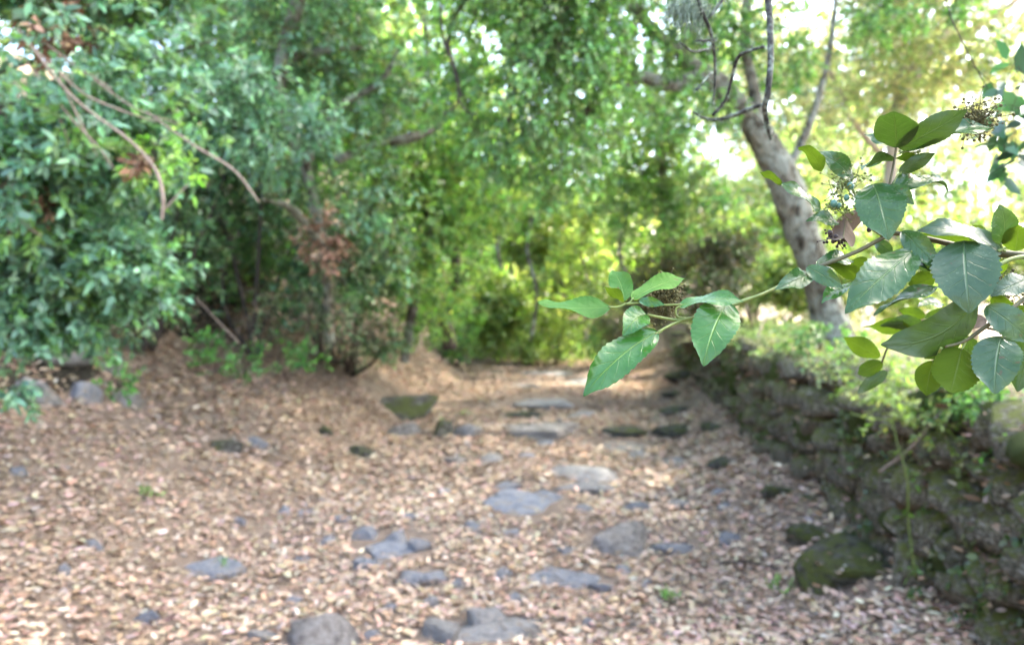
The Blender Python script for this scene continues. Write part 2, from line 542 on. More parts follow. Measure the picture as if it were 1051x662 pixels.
def sprays(p, out, per, L, asp, twig, droop=0.0, flat=0.35, up=0.7, tmpl=T8, cols=None, weights=None, jitter=0.18, spread=0.9, face=.55):
    """each point carries a leafy twig with `per` leaves"""
    m = len(p)
    ax = norm(out * 0.7 + R.normal(size=(m, 3)) * 0.6 + np.array([0, 0, -droop]))
    tl = twig * R.uniform(0.6, 1.3, m)
    gid = np.repeat(np.arange(m), per)
    t = np.tile(np.linspace(0.15, 1.0, per), m) + R.normal(0, 0.04, m * per)
    A = ax[gid]
    side = norm(np.cross(A, R.normal(size=(m, 3))[gid] * 0.35 + np.array([0, 0, 1.0])))
    oth = np.cross(A, side)
    ang = np.tile(np.arange(per) * 2.4, m) + R.normal(0, 0.35, m * per) + np.repeat(R.uniform(0, 6.28, m), per)
    rad = side * np.cos(ang)[:, None] + oth * (np.sin(ang) * (1 - flat))[:, None]
    d = norm(A * (0.35 + 0.6 * t[:, None]) + rad * spread + np.array([0, 0, -0.5 * droop]) + R.normal(0, 0.18, (m * per, 3)))
    pos = p[gid] + A * (tl[gid] * t)[:, None]
    nrm = norm(np.array([0, 0, up]) + out[gid] * face + A * 0.15 + R.normal(0, 0.36, (m * per, 3)))
    Ls = L * R.uniform(0.65, 1.25, m * per)
    Ws = Ls * asp * R.uniform(0.8, 1.2, m * per)
    c = palette(m * per, cols, jitter, R, gid, weights)
    a = leaf_cloud(pos, d, nrm, Ls, Ws, c, tmpl)
    return a, (p, p + ax * tl[:, None])


def foliage_obj(name, arrs, mat, parent, twigs=None, twig_mat=None, tr=0.004):
    """join leaf arrays and three-sided twigs into one crown"""
    V, C, n = [], [], 0
    P3, P4 = [], []
    for v, polys, c in arrs:
        for f in polys:
            (P3 if f.shape[1] == 3 else P4).append(f + n)
        V.append(v); C.append(c); n += len(v)
    n3 = sum(len(x) for x in P3)
    n4 = sum(len(x) for x in P4)
    nt = 0
    if twigs is not None:
        a, b = twigs
        ax = norm(b - a)
        s = norm(np.cross(ax, np.array([0.3, 0.5, 0.8])))
        o = np.cross(ax, s)
        m = len(a)
        vv = []
        for k in range(3):
            w = (s * math.cos(k * 2.094) + o * math.sin(k * 2.094)) * tr
            vv.append(a - ax * 0.05 + w)
            vv.append(b + w * 0.4)
        tv = np.stack(vv, 1).reshape(-1, 3)
        off = (np.arange(m) * 6)[:, None] + n
        tq = np.vstack([off + np.array([[2 * k, (2 * k + 2) % 6, (2 * k + 3) % 6, 2 * k + 1]]) for k in range(3)])
        P4.append(tq)
        nt = len(tq)
        V.append(tv)
        C.append(np.full((len(tv), 3), 0.1))
    polys, mi = [], []
    if P3:
        polys.append(np.vstack(P3)); mi.append(np.zeros(n3))
    if P4:
        polys.append(np.vstack(P4)); mi.append(np.concatenate([np.zeros(n4), np.ones(nt)]))
    mats = [mat, twig_mat] if twigs is not None else [mat]
    return link(name, make_mesh(name, np.vstack(V), polys, mats, True, np.vstack(C), np.concatenate(mi)), parent)


def pb(px, py, d, r, sy=1.0, depth=1.0):
    """ellipsoid seen at (px,py) with radius r pixels, standing d metres away"""
    w = r / FPX * d
    return (P(px, py, d), np.array([w, w * depth, w * sy]))


_ico = {}
def ico(sub):
    if sub not in _ico:
        bm = bmesh.new()
        bmesh.ops.create_icosphere(bm, subdivisions=sub, radius=1.0)
        _ico[sub] = (np.array([v.co[:] for v in bm.verts]), np.array([[v.index for v in f.verts] for f in bm.faces]))
        bm.free()
    return _ico[sub]


def rock_mesh(name, mat, seed, sub=3, cuts=16, amp=0.035, boxy=0.0, smooth=False, lump=.2, lo=.52, hi=1.05):
    v, f = ico(sub)
    rng = np.random.default_rng(seed)
    bx = boxy or rng.uniform(3.5, 7)
    v = v / np.maximum((np.abs(v) ** bx).sum(1, keepdims=True) ** (1 / bx), 1e-6)
    if not smooth:
        v = v * (1 + lump * noise(v + seed * 3.7, 1.2) + .1 * noise(v + seed, 3.1))[:, None]
        v[:, 0] += 0.25 * rng.normal() * v[:, 1]
        v[:, 2] += 0.22 * rng.normal() * v[:, 0] * (v[:, 2] > 0)
    for _ in range(cuts):
        n = norm(rng.normal(size=3) * np.array([1, 1, .8]))
        h = rng.uniform(lo, hi)
        e = v @ n - h
        v = v - np.where(e > 0, e * 0.95, 0)[:, None] * n
    v = v * (1 + amp * noise(v + seed * 3.7, 2.2) + amp * 0.6 * noise(v + seed, 6.0))[:, None]
    return make_mesh(name, v, [f], mat, smooth)


# ------------------------------------------------------------------ stones bedded in the path
STONE_TOP = []
STONES = []       # (x, y, rx, ry) kept clear of litter


def stone(px, py, wpx, hpx, mat, seed, label=None, name='path_stone', tilt=0.0, rot=None, group='stones bedded in the leafy path', cat='stone', rise=0.5, depth=0.75, sub=3):
    g = hit(px, py + hpx * 0.28)
    d = g[1]
    rx = wpx / FPX * d / 2
    hh = hpx / FPX * d
    el = max((EYE - g[2]) / d, 0.06)
    ry = max(0.35 * rx, min(rx * 1.1, depth * hh * 0.5 / el))
    rz = max(0.05, hh * 0.75)
    me = rock_mesh(name, M[mat], seed, sub)
    o = bpy.data.objects.new(name, me)
    COL.objects.link(o)
    rng = np.random.default_rng(seed)
    o.location = (g[0], g[1] + ry * 0.3, float(ground(g[0], g[1])) - rz * (1 - rise) + 0.024)
    o.rotation_euler = (rng.uniform(-.08, .08), tilt + rng.uniform(-.05, .05), rng.uniform(-.3, .3) if rot is None else rot)
    o.scale = (rx * 1.0, ry * .95, rz * .9)
    STONES.append((g[0], g[1] + ry * 0.3, rx, ry))
    STONE_TOP.append((o.location.z, rz * .8) if mat == 'mossboulder' else None)
    return tag(o, label or 'small blue-grey stone poking through the dry leaves of the path', cat, group)


S = stone
S(207, 582, 74, 22, 'slate', 11, 'long flat slate with a dark raised end, alone at left foreground', tilt=-.12)
S(148, 634, 48, 15, 'slate', 12, 'flat blue-grey slate nearest the lower left corner of the path')
S(333, 648, 66, 50, 'brownstone', 13, 'big rounded grey boulder cut by the bottom edge of the picture', rise=.62)
S(428, 590, 46, 28, 'slate', 14, 'angular blue-grey stone with a pointed right corner', rise=.6)
S(380, 578, 56, 12, 'slate', 15, 'thin sliver of slate pointing at the angular blue-grey stone', tilt=.15)
for k, (a, b, c, e) in enumerate(((375, 547, 34, 18), (404, 551, 32, 20), (432, 558, 26, 16))):
    S(a, b, c, e, 'slate', 20 + k, ['leftmost of three jagged slates in a row', 'middle of three jagged slates in a row', 'rightmost of three jagged slates in a row'][k], group='three jagged slates in a row', tilt=.12)
S(610, 484, 82, 24, 'limestone', 30, 'large pale oblong kerb-like stone in the middle of the path', rise=.6)
S(636, 553, 76, 32, 'brownstone', 31, 'brown block of stone with a dark squared left end', rise=.66)
S(693, 564, 54, 11, 'slate', 32, 'low grey stone touching the right end of the brown block')
S(752, 553, 32, 12, 'slate', 33, 'blue-grey stone lying right of the brown block, nearer the wall')
S(740, 475, 40, 18, 'mossrock', 34, 'dark mossy stone near the foot of the wall', rise=.6)
S(560, 506, 64, 27, 'slate', 35, 'broad pale blue slab below the large oblong stone')
S(524, 497, 42, 13, 'slate', 36, 'narrow slate joined to the left of the broad slab')
S(503, 470, 40, 14, 'limestone', 37, 'pale grey stone left of the large oblong stone')
S(467, 470, 34, 16, 'brownstone', 38, 'low brownish stone beside a pale grey one in mid path')
S(368, 462, 40, 22, 'mossrock', 39, 'dark wedge of stone slanting down to the right', tilt=.5, rise=.6)
S(332, 440, 24, 12, 'mossrock', 40, 'grey stone uphill of the dark slanting wedge', tilt=.4)
S(225, 455, 44, 17, 'mossrock', 41, 'mossy stone on the left slope')
S(262, 452, 30, 14, 'slate', 42, 'blue-grey stone right beside the mossy stone on the left slope')
S(402, 412, 76, 26, 'mossrock', 43, 'dark mossy boulder at the left edge of the path', rise=.72, depth=1.2)
S(418, 438, 34, 20, 'brownstone', 44, 'grey stone just below the dark mossy boulder')
S(453, 440, 36, 28, 'mossrock', 45, 'dark upright stone with a green grass tuft', rise=.72)
S(480, 438, 24, 26, 'limestone', 46, 'pale leaning stone right of the grass tuft', tilt=.5, rise=.65)
for k, (a, b, c, e) in enumerate(((532, 424, 52, 15), (592, 426, 38, 10), (640, 441, 50, 10), (692, 441, 44, 10), (735, 438, 30, 10))):
    S(a, b, c, e, 'mossrock' if k != 1 else 'limestone', 50 + k, ['dark step stone at the left end of the stepped edge', 'pale step stone in the stepped edge', 'flat dark step stone in mid path', 'flat dark step stone toward the wall', 'short dark step stone against the wall foot'][k], rise=.66, group='step stones across the path')
S(573, 431, 15, 12, 'limestone', 56, 'small whitish stone at the step edge')
S(702, 418, 54, 10, 'mossrock', 57, 'long dark stone at the far right of the steps')
S(690, 402, 30, 8, 'mossrock', 58, 'small green mossy stone far up the path by the wall')
S(706, 384, 40, 15, 'mossrock', 59, 'dark stone at the far end of the wall foot', rise=.7)
S(657, 466, 34, 13, 'limestone', 60, 'pale pinkish stone right of the large oblong stone')
S(694, 473, 34, 11, 'limestone', 61, 'pale flat stone between pinkish stone and wall')
S(652, 520, 34, 11, 'slate', 62, 'grey stone above the brown block')
S(702, 516, 36, 12, 'limestone', 63, 'flat pale stone above and right of the brown block')
S(583, 592, 54, 14, 'slate', 64, 'jagged slate below the brown block')
S(622, 603, 40, 10, 'slate', 65, 'thin slate tailing off right of the jagged slate')
S(455, 650, 48, 26, 'limestone', 66, 'round grey stone at the bottom edge, left of a layered stone', rise=.62)
S(498, 634, 56, 34, 'limestone', 67, 'pale layered stone at the bottom of the path', rise=.55)
S(530, 614, 26, 14, 'slate', 68, 'blue-grey stone touching the top of the layered stone')
S(545, 651, 30, 17, 'brownstone', 69, 'brown-grey stone right of the layered stone at the bottom')
S(268, 652, 38, 15, 'limestone', 70, 'pale stone left of the big boulder at the bottom')
S(556, 381, 60, 13, 'limestone', 71, 'pale rock ledge crossing the far path', name='rock_ledge', rise=.5)
S(602, 390, 72, 10, 'limestone', 72, 'long pale rock ledge below the far one', name='rock_ledge', rise=.5)
S(540, 395, 50, 8, 'brownstone', 73, 'brownish rock ledge at the far bend of the path', name='rock_ledge', rise=.5)
S(885, 574, 104, 50, 'mossboulder', 74, 'moss covered boulder leaning at the foot of the wall', rise=.62, depth=.8)
S(838, 548, 50, 20, 'mossboulder', 75, 'low mossy stone left of the moss covered boulder', rise=.6)
S(800, 505, 36, 12, 'mossboulder', 76, 'mossy stone at the wall foot beyond the boulder', rise=.6)
for k, (a, b, c, e, lab) in enumerate((
        (337, 553, 22, 16, 'left of the three jagged slates'), (290, 525, 26, 12, 'left one of a pair up left of the jagged slates'), (312, 525, 26, 12, 'right one of a pair up left of the jagged slates'),
        (485, 540, 24, 10, 'midway between the jagged slates and the brown block'), (525, 546, 24, 10, 'left of the brown block, under the broad slab'), (300, 620, 26, 10, 'above left of the big rounded boulder'),
        (398, 622, 20, 20, 'upright, below the angular stone'), (380, 652, 26, 14, 'at the right foot of the big rounded boulder'), (15, 483, 16, 9, 'at the left picture edge'),
        (65, 586, 22, 9, 'left of the long flat slate'), (245, 535, 18, 8, 'above the long flat slate'), (420, 530, 20, 8, 'just above the jagged slates, right side'),
        (350, 532, 22, 8, 'just above the jagged slates, left side'), (455, 505, 20, 9, 'left of the narrow slate and broad slab'), (600, 522, 24, 9, 'below the large oblong stone'),
        (605, 640, 22, 10, 'at the bottom, right of the layered stone'), (515, 590, 20, 9, 'left of the jagged slate under the brown block'), (665, 600, 20, 9, 'right of the thin slate under the brown block'),
        (470, 600, 18, 8, 'right of the angular stone'), (95, 560, 20, 8, 'up left of the long flat slate'), (745, 520, 22, 9, 'toward the wall, above the brown block'),
        (560, 455, 24, 8, 'between the steps and the large oblong stone, right'), (540, 468, 22, 7, 'between the steps and the large oblong stone, left'), (310, 575, 22, 8, 'below the pair, left of the slate sliver'),
        (740, 505, 24, 9, 'nearest the wall below the dark mossy stone'), (580, 565, 20, 8, 'tucked left under the brown block'), (440, 618, 22, 9, 'above the round stone at the bottom'), (640, 585, 18, 8, 'right under the brown block'))):
    S(a, b, c, e, 'slate', 100 + k, 'small blue-grey stone ' + lab, group='small blue-grey stones in the path', sub=2)

for k, (a, b, c, e, mt, lab) in enumerate(((548, 516, 104, 22, 'slate', 'wide low bedrock slab around the broad pale blue slab'), (402, 560, 96, 20, 'slate', 'wide low bedrock slab under the three jagged slates'),
                                           (492, 648, 120, 30, 'limestone', 'wide low bedrock slab at the bottom under the layered stone'), (592, 598, 92, 13, 'slate', 'low bedrock slab along the jagged slate below the brown block'),
                                           (440, 592, 60, 14, 'slate', 'low bedrock slab touching the angular stone'), (600, 500, 70, 12, 'limestone', 'low pale slab in front of the large oblong stone'),
                                           (560, 440, 90, 10, 'brownstone', 'long low rock ledge just below the stepped edge'), (640, 456, 90, 9, 'brownstone', 'long low rock ledge in front of the dark step stones'),
                                           (560, 412, 90, 9, 'limestone', 'pale low ledge just above the stepped edge'))):
    S(a, b, c, e, mt, 180 + k, lab, name='bedrock_slab', group='low bedrock slabs of the path', rise=.42, depth=1.3)

# the tumbled stones of the left bank, a low broken wall
for k, (a, b, c, e, lab) in enumerate(((60, 362, 62, 18, 'flat ledge stone over a dark crevice in the left bank'),
                                       (28, 398, 44, 36, 'grey stone at the left picture edge in the bank'),
                                       (84, 402, 44, 30, 'blue-grey stone under the flat ledge of the left bank'),
                                       (112, 372, 40, 20, 'pale stone right of the ledge in the left bank'),
                                       (130, 408, 36, 18, 'brown stone lowest in the left bank'))):
    S(a, b, c, e, ['limestone', 'limestone', 'slate', 'limestone', 'brownstone'][k], 140 + k, lab, name='bank_stone', group='stones of the left bank', rise=.7, depth=1.0)


# ------------------------------------------------------------------ the dry stone wall
wall = empty('dry_stone_wall', (xw(6), 6, float(ground(xw(6) - .1, 6))), 'mossy dry stone wall running along the right of the path', 'wall', None, 'thing')


def wall_top(y):
    y = np.asarray(y, float)
    return ground(xw(y) - 0.5, y) + 1.16 - .018 * np.clip(y, 0, 14) + 0.05 * np.sin(y * 1.7) + 0.05 * np.sin(y * 4.1 + 1) - 0.25 * sstep(11, 15, y)


cy = np.arange(1.2, 16.2, 0.2)
cv, cq = [], []
for i, y in enumerate(cy):
    zb, zt = float(ground(xw(y) - 0.4, y)) - 0.2, float(wall_top(y)) - 0.10
    for (dx, z) in ((0.17, zb), (0.18 + 0.02 * math.sin(y * 9), (zb + zt) / 2), (0.2, zt), (0.40, zt + 0.03), (0.48, zb)):
        cv.append((xw(y) + dx, y, z))
for i in range(len(cy) - 1):
    for j in range(4):
        cq.append((i * 5 + j, i * 5 + j + 1, i * 5 + 6 + j, i * 5 + 5 + j))
link('earth_core', make_mesh('earth_core', cv, [np.array(cq)], M['core_and_shade']), wall)
proto = [rock_mesh('stone', M['wallstone'], 300 + k, 3, 14, 0.03, boxy=8, lump=.06, lo=.7, hi=1.25) for k in range(12)]
wr = np.random.default_rng(5)
nst = 0
y = 1.6
row_y = [1.5 + 0.1 * k for k in range(7)]
slots = []
for row in range(6):
    y = 1.5 + wr.uniform(0, .3)
    while y < 15.6:
        ln = wr.uniform(0.11, 0.32) if y < 7.5 else wr.uniform(.28, .5) if y < 11 else wr.uniform(.5, .8)
        slots.append((row, y + ln / 2, ln))
        y += ln * 0.98
slots = [s for s in slots]
for row, y, ln in slots:
    if nst >= 300: break
    zb = float(ground(xw(y) - 0.45, y))
    zt = float(wall_top(y))
    rh = (zt - zb) / 5.8
    z = zb + (row + 0.45) * rh
    if z > zt: continue
    me = proto[wr.integers(12)]
    o = bpy.data.objects.new('stone', me)
    COL.objects.link(o)
    o.parent = wall
    th = wr.uniform(0.10, 0.17)
    o.location = Vector((xw(y) + 0.11 + wr.uniform(-.07, .06), y, z + wr.uniform(-.03, .03))) - wall.location
    o.rotation_euler = (wr.normal(0, .13), wr.normal(0, .14), math.atan(-0.125) + wr.normal(0, .16))
    o.scale = (th * 1.1, ln * wr.uniform(.44, .54), rh * wr.uniform(0.38, 0.60))
    nst += 1
# moss cushions on the wall
for k in range(46):
    y = 2.2 + 11 * wr.random() ** 1.3
    top = wr.random() < 0.55
    zt, zb = float(wall_top(y)), float(ground(xw(y) - .45, y))
    me = rock_mesh('moss_cushion', M['moss'], 500 + k, 2, 2, 0.16, boxy=2.2, smooth=True, lo=.8, hi=1.2)
    o = bpy.data.objects.new('moss_cushion', me)
    COL.objects.link(o)
    o.parent = wall
    if top:
        o.location = Vector((xw(y) + wr.uniform(0.02, .3), y, zt - 0.02)) - wall.location
        o.scale = (wr.uniform(.08, .18), wr.uniform(.1, .28), wr.uniform(.03, .07))
    else:
        o.location = Vector((xw(y) + 0.01, y, zb + (zt - zb) * wr.uniform(.05, .85))) - wall.location
        o.scale = (wr.uniform(.04, .07), wr.uniform(.08, .2), wr.uniform(.06, .14))

# ------------------------------------------------------------------ dry leaves on the ground
LIT = [(0.345, 0.250, 0.170), (0.295, 0.205, 0.135), (0.395, 0.305, 0.218), (0.235, 0.158, 0.102), (0.33, 0.228, 0.175), (0.435, 0.355, 0.268), (0.15, 0.098, 0.065), (0.32, 0.262, 0.165), (0.27, 0.225, 0.18)]
LW = [.18, .17, .14, .13, .12, .08, .07, .05, .06]
CURL = (np.array([[0, 0, 0], [.3, 0, -.05], [.68, 0, -.05], [1, 0, .08],
                  [.26, .42, .07], [.66, .40, .09], [.26, -.42, .06], [.66, -.40, .08]]), T8[1])


def litter_at(x, y, z, col, lmin=.033, lmax=.072, tilt=.32, tm=None):
    tm = CURL if tm is None else tm
    m = len(x)
    a = R.uniform(0, 6.28, m)
    d = np.stack([np.cos(a), np.sin(a), R.normal(0, .22, m)], -1)
    n = np.stack([R.normal(0, tilt, m), R.normal(0, tilt, m), np.where(R.random(m) < .5, 1, -1) * np.ones(m)], -1)
    L = lmin * .5 + (lmax * 1.1 - lmin * .5) * R.beta(1.6, 2.2, m)
    return leaf_cloud(np.stack([x, y, z], -1), d, n, L, L * R.uniform(.36, .62, m), col, tm, None if tm is T4 else R.uniform(.1, 1.5, m))


def clear_of_stones(x, y, k=0.9):
    ok = np.ones(len(x), bool)
    for (sx, sy, rx, ry) in STONES:
        e = ((x - sx) / (rx * k)) ** 2 + ((y - sy) / (ry * k)) ** 2 < 1
        ok &= ~(e & (R.random(len(x)) < .94))
    return ok


def slope_z(x, y): return ground(x, y)


m = 126000
ly = 2.6 + 14.4 * R.random(m) ** 1.35
lx = R.uniform(-1, 1, m) * 0.0
left = np.maximum(xl(ly) - 2.5, -0.74 * ly - 0.4)
right = np.minimum(xw(ly) + 0.08, 0.72 * ly + .2)
lx = left + (right - left) * R.random(m)
ok = clear_of_stones(lx, ly)
dens = noise(np.stack([lx, ly, 0 * lx], -1), 1.6) + 0.9 + R.normal(0, .5, m)
ok &= dens > 0.15
lx, ly = lx[ok], ly[ok]
lz = ground(lx, ly) + R.uniform(0.0, .035, len(lx))
lc = palette(len(lx), LIT, .12, weights=LW) * 1.14
lc = lc * (1 + .16 * noise(np.stack([lx, ly, 0 * lx], -1) + 5, .8) + .10 * noise(np.stack([lx, ly, 0 * lx], -1) + 2, 2.4))[:, None]
grow = 1 + 0.05 * np.clip(ly - 4, 0, 12)
nr = ly < 5.6
arr = [litter_at(lx[nr], ly[nr], lz[nr], lc[nr]), litter_at(lx[~nr], ly[~nr], lz[~nr], lc[~nr], .05, .1, tm=T4)]
# leaves caught on the wall and behind it
m = 6000
wy = 1.8 + 13 * R.random(m) ** 1.2
on = R.random(m)
wx = np.where(on < .45, xw(wy) + R.uniform(.02, 1.6, m), xw(wy) + R.uniform(-.02, .06, m))
wz = np.where(on < .45, np.maximum(wall_top(wy), ground(wx, wy)) + .02, ground(xw(wy) - .45, wy) + (wall_top(wy) - ground(xw(wy) - .45, wy)) * R.random(m))
arr.append(litter_at(wx, wy, wz, palette(m, LIT, .25, weights=LW) * .85, tilt=1.0))
# leaves lying on the mossy stones
for (sx, sy, rx, ry), top in zip(STONES, STONE_TOP):
    if top is None: continue
    m = int(900 * rx * ry) + 6
    q = norm(R.normal(size=(m, 2))) * (R.random((m, 1)) ** .5) * 1.05
    arr.append(litter_at(sx + q[:, 0] * rx, sy + q[:, 1] * ry, top[0] + top[1] * np.clip(1 - (q ** 2).sum(1), 0, 1) ** .35 - .01, palette(m, LIT, .2, weights=LW)))
lit = foliage_obj('leaf_litter', arr, M['litter'], None)
tag(lit, 'thick carpet of dry tan leaves covering path and banks', 'leaf litter', None, 'stuff')
tw = MB()
for _ in range(260):
    yy = 2.8 + 7 * random.random() ** 1.4
    xx = random.uniform(max(-.72 * yy, float(xl(yy)) - 2), float(xw(yy)) - .1)
    an, ln = random.uniform(0, 3.14), random.uniform(.06, .28)
    dx, dy = math.cos(an) * ln / 2, math.sin(an) * ln / 2
    q = [(xx - dx, yy - dy), (xx + random.gauss(0, .012), yy + random.gauss(0, .012)), (xx + dx, yy + dy)]
    tw.tube([(a, b, float(ground(a, b)) + .036 + random.uniform(0, .01)) for a, b in q], [.003, .0026, .0016], 5, n=6)
tag(tw.build('twig_litter', [M['twig']]), 'thin dry twigs scattered among the fallen leaves', 'twig litter', None, 'stuff')
# the loose leaves lying largest in the foreground
fl = []
for k in range(6):
    v, polys, c = litter_at(np.zeros(1), np.zeros(1), np.zeros(1), palette(1, LIT, .1, weights=LW), .062, .076, .15)
    fl.append(make_mesh('fallen_leaf', v, polys, M['litter'], True, c))
k = 0
while k < 150:
    yy = 3.2 + 0.9 * random.random()
    xx = random.uniform(-0.70 * yy, xw(yy) - .25)
    if not clear_of_stones(np.array([xx]), np.array([yy]), 1.1)[0]: continue
    o = bpy.data.objects.new('fallen_leaf', fl[k % 6])
    COL.objects.link(o)
    o.location = (xx, yy, float(ground(xx, yy)) + .036)
    o.rotation_euler = (random.uniform(-.25, .25), random.uniform(-.25, .25), random.uniform(0, 6.28))
    tag(o, 'single dry tan leaf lying loose on top of the nearest leaf litter', 'fallen leaf', 'loose fallen leaves in the foreground')
    k += 1

# ------------------------------------------------------------------ trees and shrubs
TEAL = [(0.120, 0.245, 0.165), (0.150, 0.285, 0.195), (0.085, 0.190, 0.120), (0.185, 0.320, 0.210)]
OAK = [(0.095, 0.220, 0.060), (0.135, 0.275, 0.080), (0.070, 0.160, 0.050), (0.180, 0.310, 0.095)]
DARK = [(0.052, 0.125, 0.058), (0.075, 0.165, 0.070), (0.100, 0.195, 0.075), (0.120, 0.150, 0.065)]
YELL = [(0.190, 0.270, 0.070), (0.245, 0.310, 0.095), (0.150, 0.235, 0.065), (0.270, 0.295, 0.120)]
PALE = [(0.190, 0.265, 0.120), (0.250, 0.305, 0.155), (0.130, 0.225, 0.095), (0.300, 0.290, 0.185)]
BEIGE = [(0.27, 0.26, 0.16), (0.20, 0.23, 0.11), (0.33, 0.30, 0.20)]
BROWN = [(0.22, 0.135, 0.085), (0.29, 0.19, 0.125), (0.16, 0.09, 0.055)]


def limb_path(pxs):
    """(px, py, depth, radius px) -> points and radii in metres"""
    return [P(a, b, d) for a, b, d, r in pxs], [r / FPX * d for a, b, d, r in pxs]


def plant(name, label, cat, base, blobs, n, per, L, asp, twig, cols, mat='leaf', droop=.2, gap=-.35, gapf=2.0, shell=.4,
          trunks=(), stems=0, bark='bark_dark', tmpl=T8, group=None, crown='crown', twig_mat='bark_dark', tr=.003, up=.7, weights=None, jitter=.34, flat=.35, stem_r=.012, face=.55):
    t = empty(name, base, label, cat, group)
    p, out = blob_points(blobs, n, shell, gap, gapf)
    a, tw = sprays(p, out, per, L, asp, twig, droop, flat, up, tmpl, cols, weights, jitter, face=face)
    foliage_obj(crown, [a], M[mat], t, tw, M[twig_mat], tr)
    for k, (nm, pxs) in enumerate(trunks):
        pts, rad = limb_path(pxs)
        tube_obj(nm, pts, rad, M[bark], t, 18, n=14 * len(pts), rough=.14, seed=k + base[0])
    b = np.asarray(base, float)
    for k in range(stems):                       # stems that carry the clumps
        c = blobs[k % len(blobs)][0]
        mid = b * .5 + c * .5 + R.normal(0, .12, 3) + np.array([0, 0, .1])
        tube_obj('stem', [b + R.normal(0, .05, 3) * np.array([1, 1, 0]), mid, c], [stem_r * 1.6, stem_r, stem_r * .4], M[bark], t, 7, n=14, rough=.08)
    return t


def gp(x, y): return (x, y, float(ground(x, y)))


# -- left: big glossy shrub that overhangs the bank
plant('evergreen_shrub', 'large blue-green evergreen shrub overhanging the top left', 'shrub', gp(-5.0, 4.6),
      [pb(50, 20, 3.9, 95), pb(140, 25, 4.1, 85), pb(225, 40, 4.5, 70, .8), pb(165, 95, 4.2, 75, .8), pb(70, 110, 3.9, 80), pb(120, 150, 4.0, 50, .7),
       pb(30, 180, 3.9, 55), pb(-60, 60, 3.8, 110), pb(20, -90, 4.0, 120), pb(180, -70, 4.4, 110), pb(210, 150, 4.7, 45, .7)],
      3000, 9, .068, .40, .16, TEAL + [OAK[1], OAK[3]], face=1.2, up=.6, droop=.25, gap=-.2, gapf=1.8, stems=7, tr=.0025)
plant('evergreen_shrub', 'blue-green shrub below the overhang at the left edge, above the bank stones', 'shrub', gp(-4.6, 5.6),
      [pb(45, 245, 4.2, 62, .8), pb(115, 265, 4.3, 55, .7), pb(150, 295, 4.4, 34, .6), pb(30, 320, 4.3, 45, .8), pb(80, 325, 4.5, 34, .7), pb(-40, 280, 4.1, 60), pb(10, 395, 4.2, 16)],
      1050, 9, .062, .42, .14, TEAL + [OAK[1]], face=1.2, up=.6, droop=.3, gap=-.2, gapf=2.2, stems=6, tr=.0025)
plant('sprig', 'sunlit yellow-green sprig in front of the left shrub', 'sprig', P(150, 130, 3.6),
      [pb(148, 158, 3.55, 24, .9), pb(178, 168, 3.6, 16)], 30, 7, .05, .4, .10, [(0.14, .30, .05), (.2, .36, .07)], mat='leaf', droop=.35, gap=-2, crown='leaves')
for k, (a, b, d, r, lab) in enumerate(((55, 25, 3.6, 26, 'tuft of withered pink-brown leaves high in the left shrub'), (157, 165, 3.5, 12, 'small withered leaf cluster on the bare twigs'),
                                       (20, 205, 3.9, 26, 'withered brown leaves at the left edge below the shrub'), (332, 245, 6.2, 20, 'hanging bunch of rusty dead leaves beside the dark hollow'))):
    plant('dead_leaf_cluster', lab, 'dead leaves', P(a, b, d), [pb(a, b, d, r, 1.6 if k == 3 else .9)], [26, 8, 22, 60][k], 6, .06, .45, .1, BROWN, mat='dead', droop=.5, gap=-2, crown='leaves', group='withered leaf clusters')
# bare twigs slanting through the left shrub
for k, (pts, lab) in enumerate((
        ([(18, 30, 3.4, 1.6), (75, 100, 3.4, 2.0), (130, 142, 3.4, 2.4), (158, 172, 3.4, 2.6), (167, 200, 3.4, 2.6), (166, 226, 3.4, 2.2)], 'long bare twig ending in a drooping stub, left shrub'),
        ([(30, 45, 3.45, 1.6), (80, 92, 3.45, 1.8), (120, 112, 3.45, 1.5), (160, 125, 3.5, 1.0)], 'upper bare twig of the bundle in the left shrub'),
        ([(40, 40, 3.5, 1.5), (70, 62, 3.5, 1.5), (115, 92, 3.5, 1.1)], 'short bare twig topmost of the bundle'),
        ([(60, 80, 3.5, 1.4), (85, 130, 3.5, 1.4), (100, 160, 3.5, .8)], 'steep thin bare twig on the left of the bundle'),
        ([(150, 115, 3.6, 1.3), (200, 150, 3.6, 1.6), (240, 175, 3.6, 1.6), (266, 208, 3.6, .9)], 'bare twig reaching right out of the left shrub'),
        ([(168, 216, 3.42, 1.5), (180, 203, 3.42, 1.5), (193, 189, 3.42, 1.0)], 'short forked stub beside the drooping twig'),
        ([(25, 60, 3.55, 1.2), (70, 118, 3.5, 1.3), (100, 150, 3.5, 1.2), (118, 175, 3.5, .8)], 'thin bare twig beside the steep one'),
        ([(55, 55, 3.55, 1.2), (100, 85, 3.55, 1.3), (140, 112, 3.55, 1.2), (185, 128, 3.6, .8)], 'thin bare twig above the long drooping one'),
        ([(35, 70, 3.6, 1.0), (60, 120, 3.6, 1.1), (72, 150, 3.6, .7)], 'leftmost thin bare twig hanging steeply'),
        ([(18, 215, 3.8, 2.0), (28, 232, 3.8, 1.8), (42, 242, 3.8, 1.2)], 'crooked dry stick at the left edge'),
        ([(200, 305, 5.6, .8), (222, 328, 5.6, 1.0), (245, 352, 5.6, 1.0)], 'dry stick leaning over the low plants on the bank'))):
    pts = [(a, b, d, q * .72) for a, b, d, q in pts]
    p, r = limb_path(pts)
    o = tube_obj('bare_twig', p, r, M['twig'], None, 8, rough=.18, seed=k, n=10 * len(p))
    tag(o, lab, 'twig', 'bare twigs on the left')

